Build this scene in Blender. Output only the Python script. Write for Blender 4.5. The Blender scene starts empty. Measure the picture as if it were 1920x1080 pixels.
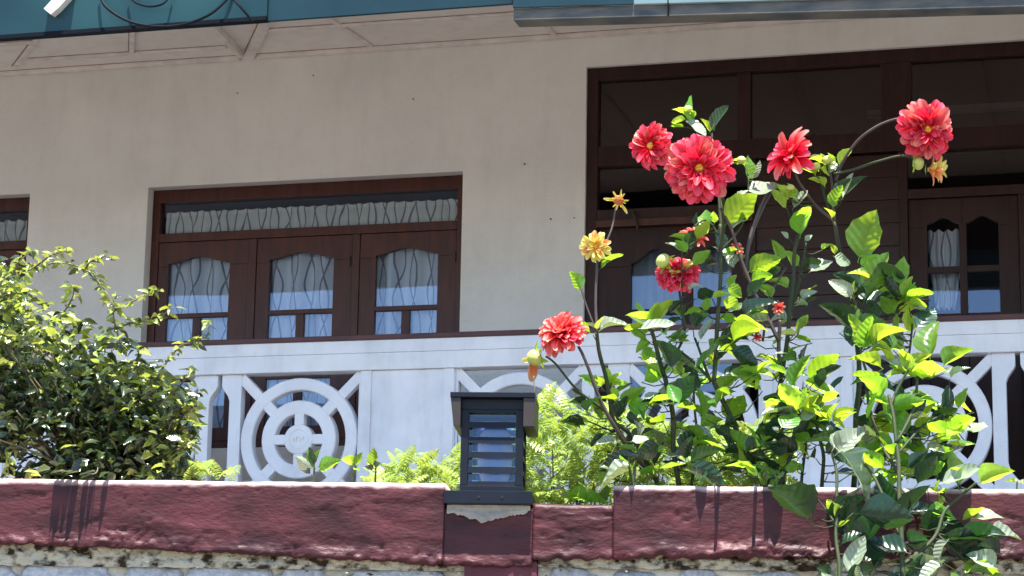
import bpy, bmesh, math, random
from mathutils import Vector, Matrix, noise
R_ = math.radians
sc = bpy.context.scene
col = sc.collection
rnd = random.Random(7)

# ------------------------------------------------------------------ camera
FPX = 4300.0                      # focal length in pixels of the 1920 wide photograph
YAW, PIT, ROL = R_(15.5), R_(11.5), R_(1.0)
EYE = Vector((0, 0, 1.6))
FW = Vector((-math.sin(YAW)*math.cos(PIT), math.cos(YAW)*math.cos(PIT), math.sin(PIT)))
RT0 = FW.cross(Vector((0, 0, 1))).normalized(); UP0 = RT0.cross(FW)
RT = RT0*math.cos(ROL)+UP0*math.sin(ROL); UP = -RT0*math.sin(ROL)+UP0*math.cos(ROL)
cd = bpy.data.cameras.new('camera'); cam = bpy.data.objects.new('camera', cd); col.objects.link(cam)
cd.sensor_width = 36; cd.lens = 36*FPX/1920; cd.clip_start = .1; cd.clip_end = 2000
M = Matrix((RT, UP, -FW)).transposed().to_4x4(); M.translation = EYE
cam.matrix_world = M
sc.camera = cam

# ------------------------------------------------------------------ light
SUN = Vector((.09, -.265, 1)).normalized()
w = bpy.data.worlds.new('World'); sc.world = w; w.use_nodes = True
nt = w.node_tree; nt.nodes.clear()
sky = nt.nodes.new('ShaderNodeTexSky'); sky.sky_type = 'NISHITA'; sky.sun_disc = False
sky.sun_elevation = math.asin(SUN.z); sky.sun_rotation = math.atan2(SUN.x, SUN.y)
sky.altitude = 1500; sky.dust_density = .4
bg = nt.nodes.new('ShaderNodeBackground'); bg.inputs[1].default_value = .12
wo = nt.nodes.new('ShaderNodeOutputWorld')
nt.links.new(sky.outputs[0], bg.inputs[0]); nt.links.new(bg.outputs[0], wo.inputs[0])
sd = bpy.data.lights.new('sun', 'SUN'); sd.energy = 5; sd.angle = R_(.5); sd.color = (1, .96, .89)
so = bpy.data.objects.new('sun', sd); col.objects.link(so)
so.rotation_euler = SUN.to_track_quat('Z', 'Y').to_euler(); so.location = (0, 0, 20)
sc.view_settings.view_transform = 'Standard'; sc.view_settings.look = 'None'
sc.view_settings.exposure = 1.72; sc.view_settings.gamma = 1
sc.view_settings.use_curve_mapping = False
sc.render.engine = 'CYCLES'
sc.cycles.max_bounces = 8; sc.cycles.transparent_max_bounces = 16
sc.cycles.transmission_bounces = 6; sc.cycles.diffuse_bounces = 5

# ------------------------------------------------------------------ places in the world
def ray(px, py): return FW+RT*((px-960)/FPX)-UP*((py-540)/FPX)
def ony(px, py, y):
    r = ray(px, py); return EYE+r*(y/r.y)
def fx(px, py, y=14.0):
    p = ony(px, py, y); return p.x, p.z
WP = EYE+ray(900, 905)*6.5                       # a point of the garden wall's front face
WA = R_(12); WD = Vector((math.cos(WA), math.sin(WA), 0)); WN = Vector((-math.sin(WA), math.cos(WA), 0))
def wl(u, v, z):                                 # garden wall frame: along, behind, height
    q = WP+WD*u+WN*v; return Vector((q.x, q.y, z))
def at(px, py, v=0.0):                           # the point seen at a pixel, v metres behind the garden wall's face
    r = ray(px, py); t = ((WP+WN*v-EYE).dot(WN))/r.dot(WN); return EYE+r*t
PXM = 4300/6.5
SOFZ0, SOFS, EAVE_Y = 6.24, .07, 10.75
def sof(px, py):
    n = Vector((0, SOFS, -1)); P = Vector((0, 14, SOFZ0)); r = ray(px, py)
    t = (P-EYE).dot(n)/r.dot(n); return EYE+r*t

# ------------------------------------------------------------------ materials
def math_node(t, op, a, b=None, c=None):
    n = t.nodes.new('ShaderNodeMath'); n.operation = op
    for i, v in enumerate((a, b, c)):
        if v is None: continue
        if isinstance(v, (int, float)): n.inputs[i].default_value = v
        else: t.links.new(v, n.inputs[i])
    return n.outputs[0]

MATS = {}
def mat(name, c1, c2=None, scale=8, rough=.6, spec=.4, bump=0, bscale=60, metal=0, stretch=None, detail=4, ramp=(.35, .65), coat=0, weather=0):
    if name in MATS: return MATS[name]
    m = bpy.data.materials.new(name); m.use_nodes = True; t = m.node_tree; N = t.nodes; K = t.links
    b = N['Principled BSDF']
    b.inputs['Roughness'].default_value = rough; b.inputs['Specular IOR Level'].default_value = spec
    b.inputs['Metallic'].default_value = metal; b.inputs['Coat Weight'].default_value = coat
    b.inputs['Base Color'].default_value = (*c1, 1)
    tc = N.new('ShaderNodeTexCoord'); mp = N.new('ShaderNodeMapping'); K.new(tc.outputs['Object'], mp.inputs[0])
    if stretch: mp.inputs['Scale'].default_value = stretch
    if c2:
        n = N.new('ShaderNodeTexNoise'); n.inputs['Scale'].default_value = scale; n.inputs['Detail'].default_value = detail
        K.new(mp.outputs[0], n.inputs[0])
        r = N.new('ShaderNodeValToRGB'); r.color_ramp.elements[0].position = ramp[0]; r.color_ramp.elements[1].position = ramp[1]
        r.color_ramp.elements[0].color = (*c1, 1); r.color_ramp.elements[1].color = (*c2, 1)
        K.new(n.outputs[0], r.inputs[0]); K.new(r.outputs[0], b.inputs['Base Color'])
        m['ramp'] = r.name
    if weather:
        m3 = N.new('ShaderNodeMapping'); K.new(tc.outputs['Object'], m3.inputs[0]); m3.inputs['Scale'].default_value = (5, 5, .7)
        n3 = N.new('ShaderNodeTexNoise'); n3.inputs['Scale'].default_value = 1.6; n3.inputs['Detail'].default_value = 9; n3.inputs['Roughness'].default_value = .65; K.new(m3.outputs[0], n3.inputs[0])
        n4 = N.new('ShaderNodeTexNoise'); n4.inputs['Scale'].default_value = 11; n4.inputs['Detail'].default_value = 9; K.new(tc.outputs['Object'], n4.inputs[0])
        f3 = math_node(t, 'MULTIPLY', n3.outputs[0], math_node(t, 'ADD', .5, n4.outputs[0]))
        r3 = N.new('ShaderNodeMapRange'); r3.inputs[1].default_value = .46; r3.inputs[2].default_value = .78; r3.inputs[4].default_value = weather; K.new(f3, r3.inputs[0])
        x3 = N.new('ShaderNodeMixRGB'); x3.blend_type = 'MULTIPLY'; K.new(r3.outputs[0], x3.inputs[0]); K.new(b.inputs['Base Color'].links[0].from_socket, x3.inputs[1]); x3.inputs[2].default_value = (.42, .38, .33, 1)
        K.new(x3.outputs[0], b.inputs['Base Color'])
    if bump:
        n2 = N.new('ShaderNodeTexNoise'); n2.inputs['Scale'].default_value = bscale; n2.inputs['Detail'].default_value = 5
        K.new(mp.outputs[0], n2.inputs[0])
        bp = N.new('ShaderNodeBump'); bp.inputs['Strength'].default_value = bump; bp.inputs['Distance'].default_value = .01
        K.new(n2.outputs[0], bp.inputs['Height']); K.new(bp.outputs[0], b.inputs['Normal'])
    MATS[name] = m; return m

def leafmat(name, c, glow, rough=.38, tl=.42, vein=.5, var=.25, spec=.5):
    m = bpy.data.materials.new(name); m.use_nodes = True; t = m.node_tree; N = t.nodes; K = t.links
    b = N['Principled BSDF']; out = N['Material Output']
    uv = N.new('ShaderNodeUVMap'); sp = N.new('ShaderNodeSeparateXYZ'); K.new(uv.outputs[0], sp.inputs[0])
    ax = math_node(t, 'ABSOLUTE', math_node(t, 'SUBTRACT', sp.outputs[0], .5))
    k = math_node(t, 'SUBTRACT', sp.outputs[1], math_node(t, 'MULTIPLY', ax, .55))
    s = math_node(t, 'SINE', math_node(t, 'MULTIPLY', k, 38.0))
    v1 = math_node(t, 'SMOOTH_MIN', s, .95, .3)
    side = math_node(t, 'GREATER_THAN', s, .86)
    mid = math_node(t, 'LESS_THAN', ax, .022)
    vn = math_node(t, 'MAXIMUM', math_node(t, 'MULTIPLY', side, .55), mid)
    oi = N.new('ShaderNodeObjectInfo'); geo = N.new('ShaderNodeNewGeometry')
    rn = math_node(t, 'FRACT', math_node(t, 'ADD', oi.outputs['Random'], geo.outputs['Random Per Island']))
    ns = N.new('ShaderNodeTexNoise'); ns.inputs['Scale'].default_value = 5; K.new(uv.outputs[0], ns.inputs[0])
    val = math_node(t, 'ADD', math_node(t, 'MULTIPLY', rn, var*2), math_node(t, 'ADD', 1-var-.2, math_node(t, 'MULTIPLY', ns.outputs[0], .4)))
    sn = N.new('ShaderNodeTexNoise'); sn.inputs['Scale'].default_value = 7; sn.inputs['Detail'].default_value = 3; sn.noise_dimensions = '4D'
    K.new(uv.outputs[0], sn.inputs['Vector']); K.new(math_node(t, 'MULTIPLY', oi.outputs['Random'], 40), sn.inputs['W'])
    spot = N.new('ShaderNodeMapRange'); spot.inputs[1].default_value = .64; spot.inputs[2].default_value = .72; spot.inputs[4].default_value = .55
    K.new(math_node(t, 'ADD', sn.outputs[0], math_node(t, 'MULTIPLY', math_node(t, 'POWER', math_node(t, 'MULTIPLY', ax, 2), 6), .06)), spot.inputs[0])
    def tint(cc, lift):
        o_ = tint0(cc, lift); x = N.new('ShaderNodeMixRGB'); K.new(spot.outputs[0], x.inputs[0]); K.new(o_, x.inputs[1]); x.inputs[2].default_value = (.16, .10, .03, 1); return x.outputs[0]
    def tint0(cc, lift):
        hs = N.new('ShaderNodeHueSaturation'); hs.inputs['Color'].default_value = (*cc, 1)
        K.new(math_node(t, 'ADD', .485, math_node(t, 'MULTIPLY', rn, .03)), hs.inputs['Hue'])
        K.new(math_node(t, 'MULTIPLY', val, math_node(t, 'ADD', 1.0, math_node(t, 'MULTIPLY', vn, lift))), hs.inputs['Value'])
        return hs.outputs[0]
    K.new(tint(c, .32), b.inputs['Base Color'])
    b.inputs['Roughness'].default_value = rough; b.inputs['Specular IOR Level'].default_value = spec
    bp = N.new('ShaderNodeBump'); bp.inputs['Strength'].default_value = vein; bp.inputs['Distance'].default_value = .002
    K.new(math_node(t, 'ADD', v1, math_node(t, 'MULTIPLY', mid, -1.0)), bp.inputs['Height']); K.new(bp.outputs[0], b.inputs['Normal'])
    tr = N.new('ShaderNodeBsdfTranslucent'); K.new(tint(glow, -.25), tr.inputs[0]); K.new(bp.outputs[0], tr.inputs['Normal'])
    mx = N.new('ShaderNodeMixShader'); mx.inputs[0].default_value = tl
    K.new(b.outputs[0], mx.inputs[1]); K.new(tr.outputs[0], mx.inputs[2]); K.new(mx.outputs[0], out.inputs[0])
    return m

def petalmat(name, base, tip, glow, tl=.35, rough=.5):
    m = bpy.data.materials.new(name); m.use_nodes = True; t = m.node_tree; N = t.nodes; K = t.links
    b = N['Principled BSDF']; out = N['Material Output']
    uv = N.new('ShaderNodeUVMap'); sp = N.new('ShaderNodeSeparateXYZ'); K.new(uv.outputs[0], sp.inputs[0])
    oi = N.new('ShaderNodeObjectInfo')
    r = N.new('ShaderNodeValToRGB'); r.color_ramp.elements[0].position = .5; r.color_ramp.elements[1].position = 1.05
    r.color_ramp.elements[0].color = (*base, 1); r.color_ramp.elements[1].color = (*tip, 1)
    ns = N.new('ShaderNodeTexNoise'); ns.inputs['Scale'].default_value = 3; mpp = N.new('ShaderNodeMapping'); mpp.inputs['Scale'].default_value = (9, .6, 1)
    K.new(uv.outputs[0], mpp.inputs[0]); K.new(mpp.outputs[0], ns.inputs[0])
    f = math_node(t, 'ADD', sp.outputs[1], math_node(t, 'MULTIPLY', math_node(t, 'SUBTRACT', ns.outputs[0], .5), .7))
    K.new(f, r.inputs[0])
    hs = N.new('ShaderNodeHueSaturation'); K.new(r.outputs[0], hs.inputs['Color'])
    K.new(math_node(t, 'ADD', .8, math_node(t, 'MULTIPLY', oi.outputs['Random'], .4)), hs.inputs['Value'])
    K.new(hs.outputs[0], b.inputs['Base Color']); b.inputs['Roughness'].default_value = rough
    b.inputs['Specular IOR Level'].default_value = .3
    tr = N.new('ShaderNodeBsdfTranslucent'); tr.inputs[0].default_value = (*glow, 1)
    mx = N.new('ShaderNodeMixShader'); mx.inputs[0].default_value = tl
    K.new(b.outputs[0], mx.inputs[1]); K.new(tr.outputs[0], mx.inputs[2]); K.new(mx.outputs[0], out.inputs[0])
    return m

def curtainmat(name, base, per=.25):
    m = bpy.data.materials.new(name); m.use_nodes = True; t = m.node_tree; N = t.nodes; K = t.links
    b = N['Principled BSDF']; out = N['Material Output']
    uv = N.new('ShaderNodeUVMap'); sp = N.new('ShaderNodeSeparateXYZ'); K.new(uv.outputs[0], sp.inputs[0])
    u, v = sp.outputs[0], sp.outputs[1]
    nn_ = N.new('ShaderNodeTexNoise'); nn_.inputs['Scale'].default_value = 2.2; K.new(uv.outputs[0], nn_.inputs[0]); u = math_node(t, 'ADD', u, math_node(t, 'MULTIPLY', nn_.outputs[0], .16))
    fr = math_node(t, 'SUBTRACT', math_node(t, 'FRACT', math_node(t, 'DIVIDE', u, per)), .5)
    du = math_node(t, 'ABSOLUTE', math_node(t, 'MULTIPLY', fr, per))
    am = math_node(t, 'MULTIPLY', math_node(t, 'ABSOLUTE', math_node(t, 'SINE', math_node(t, 'ADD', math_node(t, 'MULTIPLY', v, 9.5), math_node(t, 'MULTIPLY', math_node(t, 'FLOOR', math_node(t, 'DIVIDE', u, per)), 1.3)))), .045)
    line = math_node(t, 'LESS_THAN', math_node(t, 'ABSOLUTE', math_node(t, 'SUBTRACT', du, am)), math_node(t, 'ADD', .003, math_node(t, 'MULTIPLY', nn_.outputs[0], .010)))
    mx = N.new('ShaderNodeMixRGB'); K.new(line, mx.inputs[0]); mx.inputs[1].default_value = (*base, 1); mx.inputs[2].default_value = (.30, .30, .32, 1)
    K.new(mx.outputs[0], b.inputs['Base Color']); b.inputs['Roughness'].default_value = .8
    return m

M_WALL = mat('cream_plaster', (.68, .665, .65), (.75, .735, .72), 1.6, .85, .2, .4, 120, detail=8, weather=.13)
# faint smudges
M_JOINT = mat('brown_joint', (.16, .11, .09), (.32, .25, .21), 14, .9)  # thin brown strip beside each soffit batten
M_SOF = mat('cream_board', (.72, .68, .665), (.78, .74, .72), 1.8, .8, .2, .1, 30, weather=.2)
M_TRIM = mat('cream_batten', (.62, .57, .55), (.76, .71, .69), 9, .7, .3, .1, 60)
M_WHITE = mat('white_paint', (.66, .695, .76), (.75, .77, .82), 3.5, .6, .35, .25, 60, weather=.22)
M_WOOD = mat('dark_red_wood', (.042, .0095, .007), (.074, .0165, .010), 3, .42, .4, .15, 20, stretch=(9, 9, 1.2))
M_WOOD2 = mat('dark_red_board', (.020, .0065, .006), (.036, .0105, .008), 3, .4, .4, .12, 20, stretch=(1.1, 9, 12))
M_WOODR = mat('old_dark_wood', (.020, .0065, .0065), (.034, .011, .009), 3, .5, .3, .15, 20, stretch=(9, 9, 1.2))
M_RAIL = mat('maroon_rail', (.05, .012, .012), (.08, .02, .018), 5, .4)
M_TEAL = mat('teal_fascia', (.004, .026, .036), (.016, .064, .070), 1.6, .4, .3, .12, 3, detail=1.5, ramp=(.3, .7))
M_BLUE = mat('blue_fascia', (.003, .025, .038), (.006, .034, .048), 3, .5, .25, .05, 3)
M_PALE = mat('pale_gutter', (.10, .17, .18), (.16, .24, .25), 2.2, .35, .5, .1, 8)
M_GUT = mat('grimy_gutter', (.05, .06, .065), (.13, .12, .10), 5, .6, .3, .2, 30, stretch=(1, 1, 3))
M_ROOF = mat('green_roof_sheet', (.02, .11, .11), (.03, .13, .13), 2, .4)
M_BLK = mat('black_cable', (.004, .006, .010), rough=.6, spec=.1)
M_STRAP = mat('white_strap', (.7, .7, .68), (.55, .55, .52), 12, .5)
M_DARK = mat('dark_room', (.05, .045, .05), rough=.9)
M_IRON = mat('dark_iron', (.02, .012, .01), rough=.4)
M_TUBE = mat('dull_fixture', (.25, .28, .3), rough=.6)
M_STONE = mat('grey_stone', (.46, .48, .52), (.74, .74, .72), 7, .8, .2, .9, 45, detail=8)
M_MORT = mat('rough_mortar', (.40, .37, .30), (.62, .59, .50), 14, .9, .2, .6, 60)
M_MOSS = mat('mossy_plaster', (.04, .025, .014), (.50, .45, .34), 24, .9, .2, .9, 70, ramp=(.40, .55), stretch=(1, 1, 1.6), detail=8)
M_CEM = mat('raw_cement', (.27, .25, .23), (.38, .35, .31), 20, .9, .2, .8, 60)
M_LAMP = mat('black_lamp_metal', (.004, .006, .013), (.007, .010, .018), 9, .42, .22)
M_LAMPB = mat('lamp_flap', (.018, .014, .014), (.035, .025, .02), 14, .5)
M_GROUND = mat('pale_ground', (.115, .10, .08), (.15, .13, .105), .6, .9, .2)
M_SOIL = mat('garden_soil', (.10, .065, .04), (.17, .12, .08), 12, .95, .1, .6, 40)
M_TERR = mat('terrace_paving', (.14, .125, .11), (.18, .16, .14), 1.5, .85, .2)
M_FLOOR = mat('veranda_floor', (.36, .26, .20), (.42, .31, .24), 2, .6)

def bandmat():
    m = mat('maroon_paint', (.030, .0052, .0078), (.082, .017, .021), 5, .5, .3, .25, 60, stretch=(1, 1, 2.2), detail=7, weather=.75)
    t = m.node_tree; N = t.nodes; K = t.links; b = N['Principled BSDF']
    geo = N.new('ShaderNodeNewGeometry'); sp = N.new('ShaderNodeSeparateXYZ'); K.new(geo.outputs['Position'], sp.inputs[0])
    # paler coping top: sunlit glint put into the colour, over some dusty wear
    tc = N.new('ShaderNodeTexCoord'); n = N.new('ShaderNodeTexNoise'); n.inputs['Scale'].default_value = 22; n.inputs['Detail'].default_value = 5
    K.new(tc.outputs['Object'], n.inputs[0])
    h = math_node(t, 'ADD', sp.outputs[2], math_node(t, 'MULTIPLY', math_node(t, 'SUBTRACT', n.outputs[0], .5), .02))
    mr = N.new('ShaderNodeMapRange'); mr.inputs[1].default_value = 2.333; mr.inputs[2].default_value = 2.348; K.new(h, mr.inputs[0])
    mx = N.new('ShaderNodeMixRGB'); K.new(math_node(t, 'MULTIPLY', mr.outputs[0], .8), mx.inputs[0])
    K.new(N[m['ramp']].outputs[0], mx.inputs[1]); mx.inputs[2].default_value = (.66, .47, .46, 1)
    K.new(mx.outputs[0], b.inputs['Base Color'])
    return m
M_BAND = bandmat()
M_MAROON = mat('maroon_pillar_paint', (.075, .014, .022), (.115, .024, .034), 7, .6, .35, .25, 40)

def glassmat(name, refl=1.0, tint=(.8, .88, .95)):
    m = bpy.data.materials.new(name); m.use_nodes = True; t = m.node_tree; N = t.nodes; K = t.links
    N.remove(N['Principled BSDF']); out = N['Material Output']
    tr = N.new('ShaderNodeBsdfTransparent'); tr.inputs[0].default_value = (*tint, 1)
    gl = N.new('ShaderNodeBsdfGlossy'); gl.inputs['Roughness'].default_value = .02; gl.inputs[0].default_value = (.60, .70, .88, 1)
    fr = N.new('ShaderNodeFresnel'); fr.inputs[0].default_value = 1.5
    tc = N.new('ShaderNodeTexCoord'); ns = N.new('ShaderNodeTexNoise'); ns.inputs['Scale'].default_value = 2.5; ns.inputs['Detail'].default_value = 1
    K.new(tc.outputs['Object'], ns.inputs[0]); bp = N.new('ShaderNodeBump'); bp.inputs['Strength'].default_value = .05; bp.inputs['Distance'].default_value = .02
    K.new(ns.outputs[0], bp.inputs['Height']); K.new(bp.outputs[0], gl.inputs['Normal'])
    mx = N.new('ShaderNodeMixShader'); K.new(math_node(t, 'MULTIPLY', fr.outputs[0], refl), mx.inputs[0])
    K.new(tr.outputs[0], mx.inputs[1]); K.new(gl.outputs[0], mx.inputs[2]); K.new(mx.outputs[0], out.inputs[0])
    return m
M_GLASS = glassmat('window_glass', 1.9, (.90, .93, .97))
M_GLASS2 = glassmat('warm_transom_glass', 1.5, (.8, .8, .8))
M_GLASS2.node_tree.nodes['Glossy BSDF'].inputs[0].default_value = (.75, .62, .58, 1)  # brown soffit reflection put into the gloss colour
M_LGLASS = glassmat('lamp_glass', 1.0, (.70, .78, .92))
M_FROST = mat('frosted_glass', (.75, .77, .80), rough=.45)
M_CURT = curtainmat('patterned_curtain', (.88, .88, .88), .17)  # close-set dark lines also paint in the shade between folds
M_VAL = curtainmat('cream_valance', (.93, .90, .80), .15)
M_CURT2 = mat('plain_curtain', (.40, .42, .46), rough=.85)

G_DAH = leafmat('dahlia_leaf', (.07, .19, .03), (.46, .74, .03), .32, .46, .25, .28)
G_DARK = leafmat('shaded_dahlia_leaf', (.014, .040, .021), (.05, .15, .015), .30, .18, .25, .25)  # shaded copy of the dahlia leaf, shade put into its colour
G_YEL = leafmat('young_leaf', (.22, .36, .035), (.66, .84, .05), .38, .48, .2, .22)
G_SIL = leafmat('sunlit_glossy_leaf', (.24, .29, .19), (.30, .42, .10), .27, .2, .45, .2, .9)  # pale base colour carries the sun's white glint on glossy leaves
G_FERN = leafmat('feathery_leaf', (.24, .33, .075), (.50, .62, .08), .42, .36, 0, .35, .4)
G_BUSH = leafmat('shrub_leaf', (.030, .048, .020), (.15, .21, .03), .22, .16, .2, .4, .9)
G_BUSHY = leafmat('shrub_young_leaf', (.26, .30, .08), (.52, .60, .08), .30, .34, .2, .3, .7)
G_STEM = mat('green_stem', (.026, .048, .018), (.058, .058, .026), 12, .6, .25)
G_STEMP = mat('brown_stem', (.042, .027, .026), (.08, .055, .045), 12, .5, .5)
G_TWIG = mat('twig_bark', (.11, .085, .055), (.2, .17, .1), 12, .7)
P_RED = petalmat('coral_petal', (.60, .002, .020), (.84, .11, .17), (.88, .006, .05), .32)  # pinkish tips, paled further to put sunlight into the colour
P_PINK = petalmat('pale_coral_petal', (.72, .03, .04), (.86, .30, .25), (.90, .12, .10), .36)  # own pale pink, also mixed into red blooms as sunlit petals
P_YEL = petalmat('yellow_petal', (.80, .55, .08), (.86, .78, .28), (.85, .70, .12), .3)
P_ORG = petalmat('orange_petal', (.70, .16, .03), (.82, .45, .22), (.8, .3, .08), .3)
M_DISC = mat('golden_disc', (.65, .30, .02), (.85, .55, .06), 60, .8)
M_RUST = mat('rusty_disc', (.38, .09, .02), (.55, .2, .04), 50, .8)
M_BUD = mat('green_bud', (.35, .42, .06), (.60, .58, .20), 25, .5)

# ------------------------------------------------------------------ object helpers
def meshdata(name, V, F, m, smooth=False, uv=None):
    me = bpy.data.meshes.new(name); me.from_pydata([tuple(v) for v in V], [], F)
    ms = m if isinstance(m, (list, tuple)) else [m]
    for q in ms: me.materials.append(q)
    if uv is not None:
        l = me.uv_layers.new(name='UVMap')
        for p in me.polygons:
            for li in p.loop_indices: l.data[li].uv = uv[me.loops[li].vertex_index]
    if smooth:
        for p in me.polygons: p.use_smooth = True
    me.update(); return me
def place(o, parent=None):
    col.objects.link(o)
    if parent is not None:
        o.parent = parent
        if parent.type == 'EMPTY': o.matrix_parent_inverse = Matrix.Translation(-Vector(parent.location))
    return o
def obj(name, me, parent=None, **kw):
    o = bpy.data.objects.new(name, me)
    for k, v in kw.items(): o[k] = v
    return place(o, parent)
def thing(name, loc, label, cat, group=None):
    o = bpy.data.objects.new(name, None); col.objects.link(o); o.location = loc; o.empty_display_size = .1
    o['label'] = label; o['category'] = cat
    if group: o['group'] = group
    return o
class MB:
    def __init__(s): s.V = []; s.F = []; s.U = []
    def add(s, V, F, U=None):
        k = len(s.V); s.V += [Vector(v) for v in V]; s.F += [tuple(i+k for i in f) for f in F]
        s.U += U if U else [(0, 0)]*len(V)
        return s
    def box(s, x0, x1, y0, y1, z0, z1, fr=None):
        c = [Vector((x, y, z)) for x in (x0, x1) for y in (y0, y1) for z in (z0, z1)]
        if fr: c = [fr(*p) for p in c]
        return s.add(c, [(0, 1, 3, 2), (4, 6, 7, 5), (0, 4, 5, 1), (2, 3, 7, 6), (0, 2, 6, 4), (1, 5, 7, 3)])
    def prism(s, pts, y0, y1, fr=None):          # outline in x,z extruded along y
        n = len(pts); a = [Vector((p[0], y0, p[1])) for p in pts]+[Vector((p[0], y1, p[1])) for p in pts]
        if fr: a = [fr(*p) for p in a]
        return s.add(a, [tuple(range(n)), tuple(range(2*n-1, n-1, -1))]+[(i, n+i, n+(i+1) % n, (i+1) % n) for i in range(n)])
    def tube(s, P, r0, r1=None, n=6):
        r1 = r0 if r1 is None else r1; P = [Vector(p) for p in P]; V = []; F = []; m = len(P)
        pn = None
        for i, p in enumerate(P):
            d = (P[min(i+1, m-1)]-P[max(i-1, 0)]).normalized()
            a = d.cross(Vector((0, 0, 1))) if pn is None else d.cross(pn)
            if a.length < 1e-3: a = d.cross(Vector((1, 0, 0)))
            a.normalize(); b = d.cross(a).normalized()
            if pn is None: pn = b.copy()
            pn = -b if b.dot(pn) < 0 else b
            b = pn; a = b.cross(d).normalized()
            r = r0+(r1-r0)*i/max(1, m-1)
            for k in range(n):
                t = 2*math.pi*k/n; V.append(p+a*(r*math.cos(t))+b*(r*math.sin(t)))
        for i in range(m-1):
            for k in range(n): F.append((i*n+k, i*n+(k+1) % n, (i+1)*n+(k+1) % n, (i+1)*n+k))
        F.append(tuple(range(n))[::-1]); F.append(tuple((m-1)*n+k for k in range(n)))
        return s.add(V, F)
    def build(s, name, m, parent=None, smooth=False, bevel=0, uv=False, **kw):
        me = meshdata(name, s.V, s.F, m, smooth, s.U if uv else None)
        if bevel:
            bm = bmesh.new(); bm.from_mesh(me); bmesh.ops.recalc_face_normals(bm, faces=bm.faces)
            ed = [e for e in bm.edges if len(e.link_faces) == 2 and e.calc_face_angle(0) > .5]
            bmesh.ops.bevel(bm, geom=ed, offset=bevel, segments=2, affect='EDGES', profile=.6); bm.to_mesh(me); bm.free()
        else:
            bm = bmesh.new(); bm.from_mesh(me); bmesh.ops.recalc_face_normals(bm, faces=bm.faces); bm.to_mesh(me); bm.free()
        return obj(name, me, parent, **kw)
def smooth_line(P, k=5):
    P = [Vector(p) for p in P]
    if len(P) < 3: return P
    out = []
    for i in range(len(P)-1):
        a, b, c, d = P[max(i-1, 0)], P[i], P[i+1], P[min(i+2, len(P)-1)]
        for j in range(k):
            t = j/k
            out.append(.5*((2*b)+(c-a)*t+(2*a-5*b+4*c-d)*t*t+(3*b-a-3*c+d)*t**3))
    out.append(P[-1]); return out

# ================================================================== SETTING
def sheet(name, x0, x1, y0, y1, z, m):
    o = MB().add([(x0, y0, z), (x1, y0, z), (x1, y1, z), (x0, y1, z)], [(0, 1, 2, 3)]).build(name, m, kind='structure'); return o
sheet('ground', -600, 600, -600, 900, 0, M_GROUND)
# raised terrace behind the garden wall (a solid block)
t = MB(); c = [wl(-9, .2, 0), wl(7, .2, 0), Vector((7.5, 14.05, 0)), Vector((-12, 14.05, 0))]
t.add([*c, *[Vector((p.x, p.y, 2.24)) for p in c]], [(0, 1, 5, 4), (1, 2, 6, 5), (2, 3, 7, 6), (3, 0, 4, 7), (4, 5, 6, 7)])
t.build('terrace', M_TERR, kind='structure')
bedm = MB(); nx, ny = 60, 8
V = []; F = []
for i in range(nx+1):
    for j in range(ny+1):
        u = -3+6*i/nx; v = .17+.95*j/ny
        V.append(wl(u, v, 2.262+.02*noise.noise(Vector((u*6, v*6, 0)))+(.015 if 0 < j < ny else -.01)))
for i in range(nx):
    for j in range(ny): k = i*(ny+1)+j; F.append((k, k+ny+1, k+ny+2, k+1))
bedm.add(V, F).build('flower_bed_soil', M_SOIL, smooth=True, kind='structure')

# ================================================================== HOUSE
house = thing('house', (-4.5, 14, 2.24), 'cream plastered house with dark red wooden windows under a deep boarded eave', 'house')
X0, X1 = -10.5, 3.5
Z0, ZT = 2.2, 6.24
W0 = (-10.2, -7.36, 3.55, 5.353); W1 = (-6.473, -4.231, 3.55, 5.352); W2 = (-3.405, 1.6, 2.95, 6.012)
b = MB()
ya, yb = 14.0, 14.22
b.box(X0, X1, ya, yb, 6.012, ZT)
b.box(X0, W2[0], ya, yb, 5.353, 6.012)
b.box(W2[1], X1, ya, yb, Z0, 6.012)
b.box(X0, W0[0], ya, yb, Z0, 5.353); b.box(W0[1], W1[0], ya, yb, 3.55, 5.353); b.box(W1[1], W2[0], ya, yb, 3.55, 5.353)
b.box(X0, W2[0], ya, yb, Z0, 3.55); b.box(W2[0], W2[1], ya, yb, Z0, 2.95)
b.box(W0[0], W0[1], ya, yb, 3.55, 3.551); b.V = b.V[:-8]; b.F = b.F[:-6]; b.U = b.U[:-8]
wallo = b.build('wall', M_WALL, house)
# side and back walls, interior
b = MB(); b.box(X0, X0+.2, yb, 20, Z0, ZT); b.box(X1-.2, X1, yb, 20, Z0, ZT); b.box(X0, X1, 20, 20.2, Z0, ZT)
b.build('side_wall', M_WALL, house)
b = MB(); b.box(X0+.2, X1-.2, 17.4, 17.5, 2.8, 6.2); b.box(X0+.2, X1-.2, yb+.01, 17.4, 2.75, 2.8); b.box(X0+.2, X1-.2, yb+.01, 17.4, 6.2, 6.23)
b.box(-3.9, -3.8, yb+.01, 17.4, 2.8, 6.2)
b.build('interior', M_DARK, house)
# little nails, holes and chips in the plaster
for px, py, r in ((984, 308, .008), (1033, 411, .008), (1077, 409, .006), (775, 186, .006), (588, 142, .005), (406, 115, .008), (446, 175, .005), (26, 126, .012)):
    x, z = fx(px, py)
    MB().tube([(x, 13.985, z), (x, 14.002, z)], r*.6, r*.6, 7).build('nail', M_IRON, house)
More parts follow.
